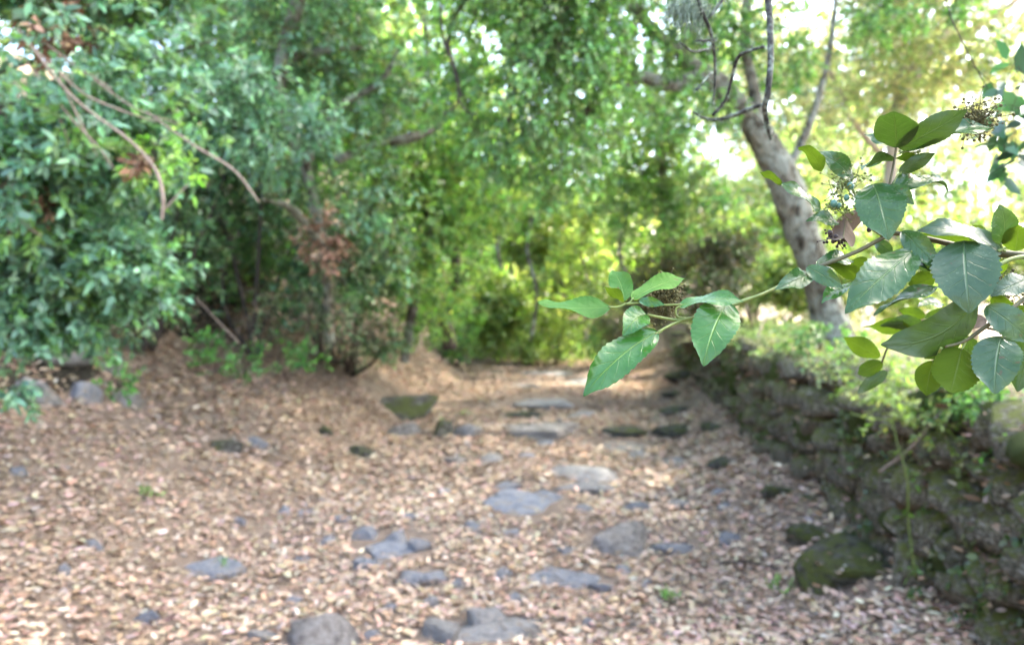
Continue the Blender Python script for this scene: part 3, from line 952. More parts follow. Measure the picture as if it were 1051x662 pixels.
# -- left middle: dark thicket with a leaning trunk
plant('thicket_tree', 'leaning grey trunked tree over the dark hollow at left', 'tree', tuple(hit(338, 352)),
      [pb(320, 20, 7.0, 70), pb(260, 105, 6.6, 42, .8), pb(330, 130, 6.8, 50, .8), pb(310, 165, 6.4, 40, .7), pb(375, 195, 6.9, 45), pb(255, 160, 6.2, 28, .7), pb(300, -80, 7, 120),
       pb(390, 90, 7.4, 50), pb(345, 280, 6.9, 30), pb(390, 255, 7.3, 35)],
      2000, 8, .066, .46, .18, DARK + [TEAL[1]], tmpl=T4, droop=.3, gap=-.15, gapf=1.6, bark='bark_ridged',
      trunks=(('trunk', [(338, 352, 7.6, 5), (334, 270, 7.4, 5), (316, 180, 7.1, 6), (289, 105, 6.9, 7), (291, 60, 6.8, 9), (303, 10, 6.8, 8), (318, -60, 6.9, 7)]),
              ('limb', [(287, 98, 6.9, 4), (260, 92, 6.8, 3), (235, 100, 6.6, 2), (210, 95, 6.5, 1.5)]),
              ('limb', [(345, 165, 7.3, 5), (380, 150, 7.4, 4), (420, 142, 7.5, 5), (450, 132, 7.6, 2)]),
              ('limb', [(312, 170, 7.0, 5), (350, 110, 7.1, 4), (390, 85, 7.2, 3), (410, 50, 7.2, 2)]),
              ('limb', [(290, 60, 6.9, 5), (340, 52, 7.1, 3), (380, 50, 7.2, 1.5)]),
              ('limb', [(330, 250, 7.2, 5), (300, 215, 6.8, 4), (270, 205, 6.5, 2)])), jitter=.34)
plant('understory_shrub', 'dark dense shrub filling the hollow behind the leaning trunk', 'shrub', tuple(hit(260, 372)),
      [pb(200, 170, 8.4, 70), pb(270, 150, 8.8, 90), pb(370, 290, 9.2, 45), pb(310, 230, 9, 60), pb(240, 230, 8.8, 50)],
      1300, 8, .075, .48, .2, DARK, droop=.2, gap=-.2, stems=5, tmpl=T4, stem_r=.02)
for k, (a, b, d, r) in enumerate(((222, 372, 6.6, 16), (250, 372, 6.8, 18), (285, 365, 7.0, 20), (208, 352, 6.4, 13), (318, 368, 7.4, 13), (123, 385, 5.4, 15))):
    lab = ['low green plant at the left end of the row under the dark hollow', 'low green plant second in the row under the dark hollow', 'tallest low green plant right under the dark hollow',
           'small green plant upper left of the row under the hollow', 'small green plant at the right end of the row under the hollow', 'green seedling among the left bank stones'][k]
    plant('seedling', lab, 'plant', tuple(hit(a, b + r * .8)), [pb(a, b, d, r, .9)], 22, 7, .05, .42, .09, [(0.05, .16, .04), (.08, .22, .05), (.10, .26, .05)], droop=-.2, gap=-2, stems=3, group='low plants on the left bank', stem_r=.004, crown='leaves')

plant('dry_thicket', 'brown tangle of dry stems and dead leaves hiding the foot of the leaning grey trunk', 'thicket', tuple(hit(350, 372)),
      [pb(338, 262, 6.5, 18, 1.2), pb(332, 318, 6.6, 22, .9), pb(372, 345, 6.9, 20, .7), pb(265, 318, 6.6, 22)],
      150, 7, .055, .42, .2, [(.09, .07, .042), (.13, .095, .06), (.05, .065, .028), (.06, .10, .04)], mat='dead', droop=.5, gap=-.3, stems=12, bark='bark_dark', stem_r=.007, tr=.003, twig_mat='bark_dark')
plant('hanging_spray', 'blue-green sprays drooping over the dark hollow right of the left shrub', 'sprays', P(330, 60, 6.0),
      [pb(255, 140, 5.6, 30, .7), pb(305, 170, 5.8, 26, .6), pb(350, 180, 6.0, 24, .7), pb(320, 120, 6.0, 30, .8), pb(250, 90, 5.4, 30), pb(372, 215, 6.2, 18, .7)],
      270, 8, .07, .40, .18, TEAL, face=1.2, up=.6, droop=.6, gap=-.2, stems=0, tmpl=T4)
# -- shrubs covering the left bank behind
for k, (bl, cols, lab) in enumerate((
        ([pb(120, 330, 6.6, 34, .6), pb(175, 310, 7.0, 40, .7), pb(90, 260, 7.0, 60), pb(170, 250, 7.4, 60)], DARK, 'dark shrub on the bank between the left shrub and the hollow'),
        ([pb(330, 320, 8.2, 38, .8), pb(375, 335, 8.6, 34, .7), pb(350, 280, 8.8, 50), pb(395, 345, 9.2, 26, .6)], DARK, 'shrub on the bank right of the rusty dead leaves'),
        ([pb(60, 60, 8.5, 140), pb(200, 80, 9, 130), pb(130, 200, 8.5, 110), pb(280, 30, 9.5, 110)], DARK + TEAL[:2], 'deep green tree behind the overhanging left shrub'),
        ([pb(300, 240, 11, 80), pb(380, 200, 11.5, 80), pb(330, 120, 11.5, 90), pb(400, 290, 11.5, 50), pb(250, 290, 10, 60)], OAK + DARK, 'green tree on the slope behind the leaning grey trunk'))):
    plant('bank_shrub', lab, 'shrub', tuple(hit([140, 360, 150, 330][k], [362, 385, 360, 372][k])), bl, [450, 1300, 4600, 2600][k], 8, [.06, .065, .085, .09][k], .48, .2, cols,
          mat='leaf' if k < 3 else 'leaf_far', droop=.2, gap=-.45, gapf=1.5, tmpl=T4, stems=4, stem_r=.02, group='shrubs of the left bank')

# -- centre left: hedge like growth arching over the path
plant('arching_tree', 'mid green tree arching over the left side of the path', 'tree', tuple(hit(415, 372)),
      [pb(420, 230, 9.5, 60), pb(400, 300, 9.0, 40), pb(455, 270, 10.5, 45, .8), pb(380, 160, 9.4, 70), pb(440, 120, 9.2, 80), pb(480, 190, 10.0, 60), pb(430, 20, 9.0, 100), pb(350, 60, 9.6, 70),
       pb(440, 320, 10.5, 26)],
      3800, 8, .08, .48, .2, OAK + YELL[:2], mat='leaf_far', droop=.35, gap=-.1, gapf=1.5, tmpl=T4, bark='bark',
      trunks=(('trunk', [(415, 372, 10.2, 5), (425, 310, 10.2, 5), (440, 240, 10, 4), (432, 170, 9.8, 4), (440, 80, 9.6, 3), (430, -40, 9.5, 3)]),
              ('limb', [(438, 225, 10, 5), (470, 170, 10, 4), (500, 140, 10, 2)]), ('limb', [(432, 160, 9.8, 4), (390, 130, 9.6, 3), (350, 120, 9.4, 2)])))
plant('path_end_tree', 'dark stemmed tree at the bend where the path disappears', 'tree', tuple(hit(462, 358)),
      [pb(455, 300, 13, 26), pb(470, 240, 13, 40), pb(440, 200, 13, 50), pb(500, 210, 14, 50, .7), pb(430, 330, 12, 20)],
      450, 8, .095, .5, .22, OAK + YELL[:2], mat='leaf_far', droop=.3, gap=-.05, tmpl=T4,
      trunks=(('trunk', [(462, 358, 13.5, 7), (458, 320, 13.4, 6), (468, 270, 13.2, 5), (455, 200, 13, 3)]), ('limb', [(460, 310, 13.4, 4), (480, 280, 13.4, 3), (500, 250, 13.4, 2)])))

# -- top centre: oak leaves hanging into the picture, close
hang = plant('overhanging_oak', 'bright green oak sprays hanging from above the path', 'tree', gp(6.4, 5.4),
      [pb(470, 40, 5.6, 50), pb(530, 90, 5.4, 60), pb(600, 50, 5.4, 65), pb(520, 150, 5.8, 45, .8), pb(590, 150, 5.6, 50, .8), pb(560, 10, 5.2, 70), pb(650, 100, 5.7, 45),
       pb(640, 30, 5.6, 55), pb(560, 190, 6.0, 32, .7), pb(540, -70, 5.4, 110), pb(480, 100, 6.0, 40)],
      2300, 8, .056, .52, .15, OAK + [OAK[3], PALE[0], (0.16, .31, .14)], mat='leaf', droop=.5, gap=-.15, gapf=1.9, bark='bark_dark',
      trunks=(('limb', [(800, -330, 6.2, 14), (700, -200, 6.0, 11), (600, -60, 5.8, 7), (545, 40, 5.7, 4), (520, 130, 5.7, 2)]),
              ('limb', [(640, -110, 5.9, 6), (660, -20, 5.8, 4), (640, 60, 5.8, 2.5), (600, 120, 5.7, 1.5)]),
              ('limb', [(452, 5, 5.5, 1.6), (455, 40, 5.5, 1.6), (468, 75, 5.5, 1.7), (470, 105, 5.5, 1.5), (455, 118, 5.5, 1.0)]),
              ('limb', [(470, 102, 5.5, 1.2), (480, 115, 5.5, 1.0), (490, 118, 5.5, .6)]),
              ('limb', [(590, -50, 5.8, 5), (500, -20, 5.8, 3), (462, 30, 5.8, 2), (468, 80, 5.8, 1.5), (480, 110, 5.8, 1)])))

q = np.array(gp(6.4, 5.4))
tube_obj('trunk', [q - np.array([0, 0, .2]), q + np.array([-.2, .1, 2.6]), q + np.array([-1.0, .3, 4.8]), np.array([4.2, 6.0, 6.5]), P(800, -330, 6.2)], [.22, .19, .16, .13, .115], M['bark_ridged'], hang, 16, n=40, rough=.12)
# -- far centre: sunny trees beyond the bend
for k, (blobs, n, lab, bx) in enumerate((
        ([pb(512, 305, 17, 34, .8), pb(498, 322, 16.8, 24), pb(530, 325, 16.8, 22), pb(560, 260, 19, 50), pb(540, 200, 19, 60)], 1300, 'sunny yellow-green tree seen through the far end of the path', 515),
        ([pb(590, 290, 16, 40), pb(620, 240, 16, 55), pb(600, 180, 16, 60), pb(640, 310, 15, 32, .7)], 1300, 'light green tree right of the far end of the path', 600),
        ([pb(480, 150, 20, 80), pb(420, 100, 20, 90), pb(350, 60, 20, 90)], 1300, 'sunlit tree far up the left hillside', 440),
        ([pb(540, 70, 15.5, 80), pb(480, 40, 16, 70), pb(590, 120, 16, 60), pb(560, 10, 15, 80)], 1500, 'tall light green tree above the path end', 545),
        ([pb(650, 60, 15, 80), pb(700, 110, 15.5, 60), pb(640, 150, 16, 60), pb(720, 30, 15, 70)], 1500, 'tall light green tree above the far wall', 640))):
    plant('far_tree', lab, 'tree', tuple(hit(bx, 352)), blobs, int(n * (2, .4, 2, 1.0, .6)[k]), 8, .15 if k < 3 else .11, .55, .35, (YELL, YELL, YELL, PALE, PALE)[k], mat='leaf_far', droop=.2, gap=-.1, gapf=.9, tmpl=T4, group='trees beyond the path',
          bark='bark',
          trunks=(('trunk', [(bx, 350, blobs[0][0][1] + .3, 2.2), (bx + 6, 300, blobs[0][0][1] + .3, 2), (bx - 4, 250, blobs[0][0][1] + .3, 1.8), (bx + 14, 190, blobs[0][0][1], 1.5)]),))

for k, (a, b, d, r, lab) in enumerate(((468, 350, 15.0, 16, 'low green bush at the left of the path end'), (540, 356, 16.0, 14, 'low green bush in the middle of the path end'), (572, 345, 16.2, 28, 'low green bush right of the middle at the path end'),
                                       (625, 345, 15.2, 26, 'low dark bush where the path end meets the wall'))):
    plant('low_bush', lab, 'bush', gp((a - 525.5) / FPX * d, d), [pb(a, b, d, r, .8), pb(a + 12, b - 22, d + .5, r * .8)], 200, 8, .09, .5, .2, [OAK, YELL, YELL, DARK][k] + YELL[:1], mat='leaf_far', gap=-.5, tmpl=T4, stems=4, group='bushes closing the path end')

m = 700
fy = R.uniform(16.8, 21, m)
fx = R.uniform(-.16, .14, m) * fy
a, tw = sprays(np.stack([fx, fy, ground(fx, fy) + .05], -1), np.tile([0, 0, .8], (m, 1)), 6, .13, .5, .3, -.4, .2, .6, T4, YELL + OAK[:2])
tag(foliage_obj('slope_herbs', [a], M['leaf_far'], None, tw, M['stem'], .003), 'yellow-green undergrowth on the slope beyond the path end', 'undergrowth', None, 'stuff')
# -- right of the path end: brownish shrub and leafy screen
plant('bramble_shrub', 'dark brown-green tangled shrub beyond the wall, left of the leaning trunk', 'shrub', (4.0, 12.2, float(ground(4.0, 12.2))),
      [pb(705, 275, 11.5, 42, .8), pb(745, 265, 11.2, 34, .9), pb(670, 300, 12, 34, .8), pb(640, 330, 13, 26, .6), pb(730, 300, 10.6, 28, .8)],
      1500, 7, .075, .5, .2, [(0.09, .075, .04), (.06, .08, .03), (.13, .10, .06), (.05, .09, .03)], droop=.3, gap=-.1, stems=8, tmpl=T4, stem_r=.012)
plant('leafy_tree', 'light green leafy tree left of the leaning trunk', 'tree', (3.3, 13.5, float(ground(3.3, 13.5))),
      [pb(690, 180, 10.5, 60), pb(660, 220, 11, 50), pb(720, 210, 10.5, 42), pb(680, 110, 10, 60), pb(650, 150, 11, 60), pb(740, 170, 10.4, 30), pb(760, 240, 11, 26)],
      1250, 8, .085, .55, .2, OAK[1:] + PALE[:2] + YELL[:1], mat='leaf_far', droop=.3, gap=.0, gapf=1.4, tmpl=T4,
      trunks=(('trunk', [(690, 318, 12.6, 5), (684, 260, 12, 4.5), (680, 180, 11, 4), (672, 90, 10.5, 3), (660, -20, 10.2, 2)]), ('limb', [(683, 250, 12, 3), (705, 200, 11.5, 2.2), (740, 160, 11, 1.5)]),
              ('limb', [(682, 210, 11.6, 3), (655, 170, 11.2, 2.2), (630, 130, 11, 1.5)])), bark='bark')
# -- the leaning tree behind the wall
plant('leaning_tree', 'leaning tree with a lichen patched trunk behind the wall', 'tree', (2.72, 6.5, float(ground(2.72, 6.5))),
      [pb(740, 30, 6.4, 45, .7), pb(800, 60, 6.6, 32), pb(690, 130, 6.2, 20, .8), pb(720, -60, 6.2, 90, .7), pb(840, -70, 6.6, 110, .6), pb(700, 20, 6.0, 34, .8), pb(735, 190, 6.5, 18), pb(845, 30, 7, 28), pb(772, 150, 6.0, 15), pb(790, 230, 6.1, 12), pb(870, 330, 5.9, 20, .7), pb(835, 345, 6.0, 18, .6), pb(900, 15, 6.6, 40, .6), pb(965, 0, 6.4, 40, .6), pb(745, 105, 6.0, 22), pb(700, 75, 6.0, 24)],
      1500, 8, .056, .52, .14, OAK + PALE[:1], mat='leaf', droop=.3, gap=-.1, bark='bark_ridged',
      trunks=(('trunk', [(864, 372, 6.5, 23), (848, 318, 6.5, 18), (831, 262, 6.45, 17), (812, 205, 6.4, 16), (792, 160, 6.35, 15), (768, 122, 6.3, 13), (738, 88, 6.2, 10), (705, 60, 6.1, 7), (660, 20, 6.0, 6), (620, -40, 5.9, 5)]),
              ('limb', [(782, 152, 6.35, 11), (775, 100, 6.4, 7), (765, 40, 6.5, 6), (770, -40, 6.6, 5)]),
              ('limb', [(720, 75, 6.15, 7), (690, 88, 6.0, 7), (655, 80, 5.9, 6), (620, 100, 5.8, 4), (590, 120, 5.7, 2)]),
              ('limb', [(800, 190, 6.4, 5), (830, 130, 6.6, 4), (850, 60, 6.8, 3), (860, -20, 7, 2)])))
# -- right: sunny open wood
plant('pale_tree', 'pale trunked sunlit tree at upper right', 'tree', (6.4, 12.4, float(ground(6.4, 12.4))),
      [pb(850, 50, 11, 60, .8), pb(900, 20, 11, 70, .7), pb(960, 60, 12, 60, .7), pb(830, 110, 10.5, 42), pb(900, 100, 12, 40, .6), pb(980, 20, 12, 50, .6), pb(1030, 50, 11, 40), pb(940, -60, 12, 110, .6)],
      3000, 7, .085, .55, .22, PALE + BEIGE, mat='leaf_far', droop=.2, gap=-.25, gapf=1.3, tmpl=T4, bark='bark_pale',
      trunks=(('trunk', [(915, 262, 12.4, 6), (914, 190, 12.3, 6), (918, 130, 12.2, 6), (925, 85, 12.2, 6), (920, 40, 12, 5), (922, -30, 12, 4)]),
              ('limb', [(924, 85, 12.2, 4), (955, 50, 12, 3.5), (985, 15, 12, 3.5), (1010, -30, 12, 3)]), ('limb', [(918, 120, 12.2, 5), (950, 65, 12.6, 4), (1000, 30, 13, 4), (1045, 0, 13, 3)]),
              ('limb', [(916, 170, 12.3, 4), (880, 130, 12, 3), (850, 70, 11.8, 2)])))
for k, (blobs, n, lab, cols) in enumerate((
        ([pb(860, 240, 14, 50, .7), pb(820, 285, 13, 45, .6), pb(800, 240, 15, 40)], 1000, 'sunlit yellow bush beyond the leaning trunk', YELL),
        ([pb(950, 250, 13, 60, .6), pb(1010, 270, 12, 50, .6), pb(920, 290, 11, 50, .5)], 1000, 'bright yellow-green bush behind the focused leaves', YELL),
        ([pb(770, 270, 16, 40), pb(790, 200, 17, 50), pb(840, 170, 18, 60, .7)], 900, 'pale bush seen left of the lichen patched trunk', PALE),
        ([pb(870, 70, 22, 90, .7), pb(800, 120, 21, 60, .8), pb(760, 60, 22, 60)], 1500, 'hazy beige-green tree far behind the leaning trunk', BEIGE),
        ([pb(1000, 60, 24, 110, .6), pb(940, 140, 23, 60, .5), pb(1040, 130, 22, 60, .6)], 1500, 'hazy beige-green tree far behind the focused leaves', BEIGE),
        ([pb(985, 190, 17, 60, .6), pb(1050, 210, 16, 60, .7), pb(930, 190, 18, 40, .6)], 420, 'thin leafed pale tree against the bright sky at right', PALE))):
    c = blobs[0][0]
    plant('sunny_bush', lab, 'bush', gp(c[0], c[1]), blobs, n * 2, 7, .11 if k < 3 else .14, .55, .25, cols, mat='leaf_far', droop=.1, gap=(-.2, -.2, -.2, -.35, -.35, .1)[k], gapf=1.2, tmpl=T4, stems=5, bark='bark_pale', stem_r=.03, group='bushes in the sunny clearing')
# low plants on the wall and on the ground behind it
for k, (a, b, d, r, cols) in enumerate(((935, 412, 3.3, 40, YELL), (985, 405, 3.1, 40, OAK), (1030, 400, 3.0, 38, OAK), (900, 388, 3.9, 34, YELL), (860, 372, 4.6, 30, PALE),
                                        (800, 352, 6.4, 30, PALE), (760, 345, 8.2, 26, PALE), (1035, 465, 2.7, 14, OAK), (955, 440, 3.1, 16, YELL))):
    lab = ['yellow-green plant on the wall top below the round backlit leaf', 'fresh green plant on the wall top under the speckled leaf', 'green plant on the wall top at the right edge', 'yellow-green plant on the wall beneath the blurred leaves',
           'pale plant on the wall at the foot of the leaning trunk', 'pale tuft on the wall left of the leaning trunk', 'pale tuft at the far end of the wall', 'small green sprig growing out of the wall face at the right edge', 'small sprig hanging over the wall edge'][k]
    plant('wall_plant', lab, 'plant', P(a, b + r * .6, d), [pb(a, b, d, r, .55, 1.4)], [60, 60, 50, 55, 60, 70, 70, 10, 14][k], 7, .034, .5, .07, cols, mat='leaf_far', droop=-.1, gap=-.6, crown='leaves', group='plants on the wall', tr=.0015, twig_mat='stem')
m = 4200
fy = 1.8 + 17 * R.random(m) ** 1.2
fx = xw(fy) + .35 + 10 * R.random(m) ** 1.6
keep = noise(np.stack([fx, fy, 0 * fx], -1), 1.1) > -.5
fx, fy = fx[keep], fy[keep]
a, tw = sprays(np.stack([fx, fy, ground(fx, fy) + .02], -1), np.tile([0, 0, .8], (len(fx), 1)), 6, .06, .45, .16, -.4, .2, .6, T4, YELL + PALE[:2] + OAK[:1])
tag(foliage_obj('field_herbs', [a], M['leaf_far'], None, tw, M['stem'], .0015), 'sunlit yellow-green herbs covering the ground behind the wall', 'herbs', None, 'stuff')
# dark creeper over the wall face
p = []
m = 700
wy = 2.4 + 12 * R.random(m) ** 1.1
wt, wb = wall_top(wy), ground(xw(wy) - .45, wy)
h = R.random(m)
keep = noise(np.stack([wy * 0, wy, wb + (wt - wb) * h], -1), 1.8) > .05
wy, wt, wb, h = wy[keep], wt[keep], wb[keep], h[keep]
pc = np.stack([xw(wy) - .03 + R.normal(0, .03, len(wy)), wy, wb + (wt - wb) * h], -1)
a, tw = sprays(pc, np.tile([-.8, 0, -.2], (len(wy), 1)), 6, .035, .6, .08, .4, .35, .5, T8, [(0.05, .085, .022), (.075, .11, .03), (.09, .10, .04)])
t = empty('wall_creeper', gp(xw(7) - .05, 7), 'dark green creeper spreading over the face of the stone wall', 'creeper')
foliage_obj('leaves', [a], M['leaf'], t, tw, M['bark_dark'], .0015)
# thin stems in front of the wall
for k, (pts, mt, lab) in enumerate((
        ([(940, 592, 3.2, 1.1), (933, 540, 3.22, 1.0), (931, 490, 3.18, 1.0), (921, 455, 3.22, .8), (915, 425, 3.25, .6)], 'stem', 'thin green upright shoot in front of the wall'),
        ([(902, 484, 3.3, 1.2), (930, 464, 3.2, 1.6), (955, 435, 3.1, 1.4), (975, 412, 3.1, 1.0)], 'twig', 'dry brown twig slanting across the wall top'),
        ([(872, 424, 3.6, .8), (900, 430, 3.5, 1.1), (930, 430, 3.4, 1.0), (955, 418, 3.3, .8)], 'stem', 'pale arching stem lying over the wall edge'),
        ([(790, 318, 7.4, .8), (778, 345, 7.0, .9), (790, 372, 6.6, 1.0), (806, 392, 6.2, 1.1)], 'twig', 'bleached curving twig hanging over the far wall'),
        ([(738, 586, 4.3, 1.2), (765, 584, 4.3, 1.6), (800, 592, 4.2, 1.2)], 'bark_dark', 'dark twig lying on the leaves near the wall'))):
    pp, rr = limb_path(pts)
    if k == 4: pp = [np.array(hit(a[0], a[1])) + np.array([0, 0, .045]) for a in pts]
    tag(tube_obj('thin_stem', pp, rr, M[mt], None, 6), lab, 'stem', 'thin stems by the wall')
plant('sprig', 'small leaves along the thin upright shoot by the wall', 'sprig', P(934, 560, 3.2), [pb(a, b, 3.2, 4) for a, b in ((936, 560), (932, 520), (931, 490), (924, 462), (917, 432), (938, 585))],
      16, 2, .035, .5, .03, [(.16, .24, .06), (.12, .22, .05)], mat='leaf_far', gap=-3, crown='leaves', tr=.001, twig_mat='stem')
# a few tufts on the path
for k, (a, b, r, lab) in enumerate(((452, 438, 7, 'bright green tuft at the dark upright stone'), (478, 428, 4, 'tiny green tuft up the path'), (800, 612, 9, 'green tuft of grass at lower right of the path'),
                                    (150, 515, 8, 'tiny green tuft on the left litter'), (230, 590, 4, 'green shoot right of the long flat slate'), (688, 620, 4, 'green shoot in the lower middle of the path'))):
    g = hit(a, b)
    plant('grass_tuft', lab, 'grass tuft', tuple(g), [(g + np.array([0, 0, .03]), np.array([r / FPX * g[1]] * 3) * np.array([1, 1, .7]))], 9, 5, .04, .22, .04, [(.12, .28, .05), (.08, .2, .04)], droop=-1.0, gap=-3, crown='blades', tr=.001, group='green tufts on the path')

# -- wood on the hillside behind everything: one mass
BK = []
for k in range(110):
    yy = R.uniform(21, 32)
    xx = R.uniform(-26, .26 * yy)
    zz = float(ground(xx, yy))
    BK.append((np.array([xx, yy, zz + R.uniform(.6, 3.2 if xx > -.12 * yy else 11)]), np.array([2.4, 1.8, 2.2])))
p, out = blob_points(BK, 9000, .3, -.6, .6)
a, tw = sprays(p, out, 6, .26, .6, .6, .1, .35, .7, T4, YELL + OAK)
tag(foliage_obj('hillside_wood', [a], M['leaf_far'], None), 'sunlit wood on the hillside beyond the path', 'wood', None, 'stuff')

BK = []
for k in range(60):
    yy = R.uniform(20, 30)
    xx = yy * (R.uniform(.2, .5) if k % 3 else R.uniform(.5, .85))
    BK.append((np.array([xx, yy, float(ground(xx, yy)) + R.uniform(.5, 9.5)]), np.array([1.9, 1.6, 1.6])))
p, out = blob_points(BK, 3000, .3, -.1, .7)
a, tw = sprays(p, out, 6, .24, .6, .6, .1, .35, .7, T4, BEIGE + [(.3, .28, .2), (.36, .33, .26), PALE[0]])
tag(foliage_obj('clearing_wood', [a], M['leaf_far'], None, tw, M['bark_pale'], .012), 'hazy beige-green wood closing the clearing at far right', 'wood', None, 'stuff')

# -- unseen oaks added overhead; their crowns are shaped to block the sun
for k, (bx, by, blobs, n, lab) in enumerate((
        (12.5, 6.0, [((5.5, 6.0, 10.8), (2.2, 2.2, 1.1)), ((8.0, 3.0, 10.4), (2.0, 2.0, 1.1)), ((7.2, 8.2, 11.0), (2.2, 2.2, 1.2)), ((9.8, 6.5, 11.0), (2.2, 2.4, 1.2)), ((4.2, 9.0, 11.2), (1.9, 1.8, .9)), ((7.4, 5.4, 10.2), (1.8, 1.6, 1.0)), ((3.4, 6.0, 10.8), (1.6, 1.6, .9))], 9000, 'unseen oak added to shade the near path, its trunk right of the picture'),
        (13.5, 12.0, [((6.6, 11.5, 11.6), (2.3, 2.2, 1.1)), ((9.2, 10.8, 11.4), (2.3, 2.2, 1.2)), ((9.0, 14.2, 12.2), (2.3, 2.2, 1.1)), ((6.2, 14.8, 12.6), (2.2, 2.0, 1.0)), ((11.2, 13.5, 12.0), (2.2, 2.2, 1.2))], 6200, 'unseen oak added to shade the far path, its trunk right of the picture'))):
    t = empty('added_shade_oak', gp(bx, by), lab, 'tree', 'unseen oaks added to shade the path')
    bl = [(np.array(c, float), np.array(r, float)) for c, r in blobs]
    p, out = blob_points(bl, n, .2, -.9, .7)
    a, tw = sprays(p, out, 6, .125, .55, .3, .1, .5, .9, T4, OAK)
    foliage_obj('crown', [a], M['leaf_far'], t)
    b = np.array(gp(bx, by))
    top = b + np.array([-.6 if bx > 0 else .8, .6, 8.2 if bx > 0 else 6.5])
    tube_obj('trunk', [b - np.array([0, 0, .2]), b + np.array([-.1, .2, 4.0]), top], [.3, .24, .17], M['bark'], t, 14, n=30, rough=.08)
    for c, r in bl:
        tube_obj('limb', [top - np.array([0, 0, .5]), top * .5 + c * .5 + np.array([0, 0, .3]), c], [.12, .08, .03], M['bark'], t, 9, n=16, rough=.06)

# ------------------------------------------------------------------ lichen hung twigs, upper right
ltw = empty('lichen_branch', P(720, -40, 1.1), 'dark hanging twigs furred with grey-green lichen at top right of centre', 'branch')
DL = 1.1
LP = ([(719, -60, 0, 2.6), (740, -150, 0, 4), (800, -260, 0, 6), (1000, -420, 0, 8), (1500, -700, 0, 11)],
      [(800, -255, 0, 4.5), (790, -140, 0, 3.4), (787, -30, 0, 3.0), (790, 20, 0, 3.2), (791, 60, 0, 3.2), (788, 95, 0, 2.6), (785, 112, 0, 2.4), (788, 130, 0, 2.0), (791, 143, 0, 1.2)],
      [(719, -65, 0, 2.2), (710, -30, 0, 2.0), (719, 8, 0, 2.2), (729, 32, 0, 2.2), (733, 55, 0, 2.0), (734, 78, 0, 1.6), (732, 108, 0, .9)],
      [(785, 107, 0, 1.6), (770, 112, 0, 1.9), (752, 119, 0, 2.0), (735, 123, 0, 2.0), (722, 121, 0, 1.5), (711, 115, 0, .9)],
      [(731, 119, 0, 1.4), (744, 104, 0, 1.7), (750, 85, 0, 1.6), (757, 60, 0, 1.8), (768, 53, 0, 1.4), (785, 48, 0, 1.4)],
      [(733, 42, 0, 1.2), (722, 42, 0, 1.2), (714, 42, 0, 1.0)],
      [(698, 44, 0, 1.0), (711, 53, 0, 1.4), (724, 51, 0, 1.2), (733, 49, 0, 1.2)],
      [(748, -10, 0, 2.0), (738, 5, 0, 2.0), (728, 18, 0, 1.8)],
      [(731, 75, 0, 1.0), (722, 84, 0, 1.0), (714, 93, 0, .7)])
hair = MB()
for k, pts in enumerate(LP):
    q = [(a, b, DL + .05 * math.sin(k * 2 + j * .6), r) for j, (a, b, _, r) in enumerate(pts)]
    pp, rr = limb_path(q)
    tube_obj('twig', pp, rr, M['twig_lichen'], ltw, 8, rough=.25, seed=k)
    pa = smooth_path(np.array(pp), 40)
    for c in pa[R.random(40) * 1.5 < (.9 if k in (1, 3) else .45)]:
        for _ in range(3):
            dv = R.normal(0, 1, 3) * np.array([.006, .006, .0045])
            hair.tube([c, c + dv * .6 + R.normal(0, .003, 3), c + dv], [.0006, .0005, .0003], 3)
tag(hair.build('lichen', [M['lichen']], ltw), kind='stuff')
beard = MB()
for _ in range(330):
    a = R.random()
    s = P(690 + 40 * a + R.normal(0, 4), 2 + 6 * math.sin(a * 9) + R.normal(0, 5), DL + R.normal(0, .03))
    e = P(688 + 36 * a + 6 * R.normal(), 10 + 32 * R.random() * (1.1 - abs(a - .45)) + 4 * R.normal(), DL + R.normal(0, .04))
    mid = (s + e) / 2 + R.normal(0, .005, 3)
    beard.tube([s, mid, e], [.0005, .0004, .00025], 3, n=5)
tag(beard.build('beard_lichen', [M['lichen']], ltw), kind='stuff')
# dark leaves against the sky, right edge
plant('dark_sprig', 'dark drooping leaves against the white sky at the right edge', 'sprig', P(1230, 30, 1.3),
      [pb(1040, 80, 1.3, 18), pb(1030, 128, 1.3, 14), pb(1045, 165, 1.3, 14), pb(1022, 175, 1.3, 8), pb(1062, 110, 1.3, 22), pb(1015, 78, 1.3, 7)],
      26, 3, .046, .5, .03, [(0.025, .07, .04), (.035, .09, .05)], droop=.4, gap=-3, tr=.0008, crown='leaves', stems=5, stem_r=.0014)

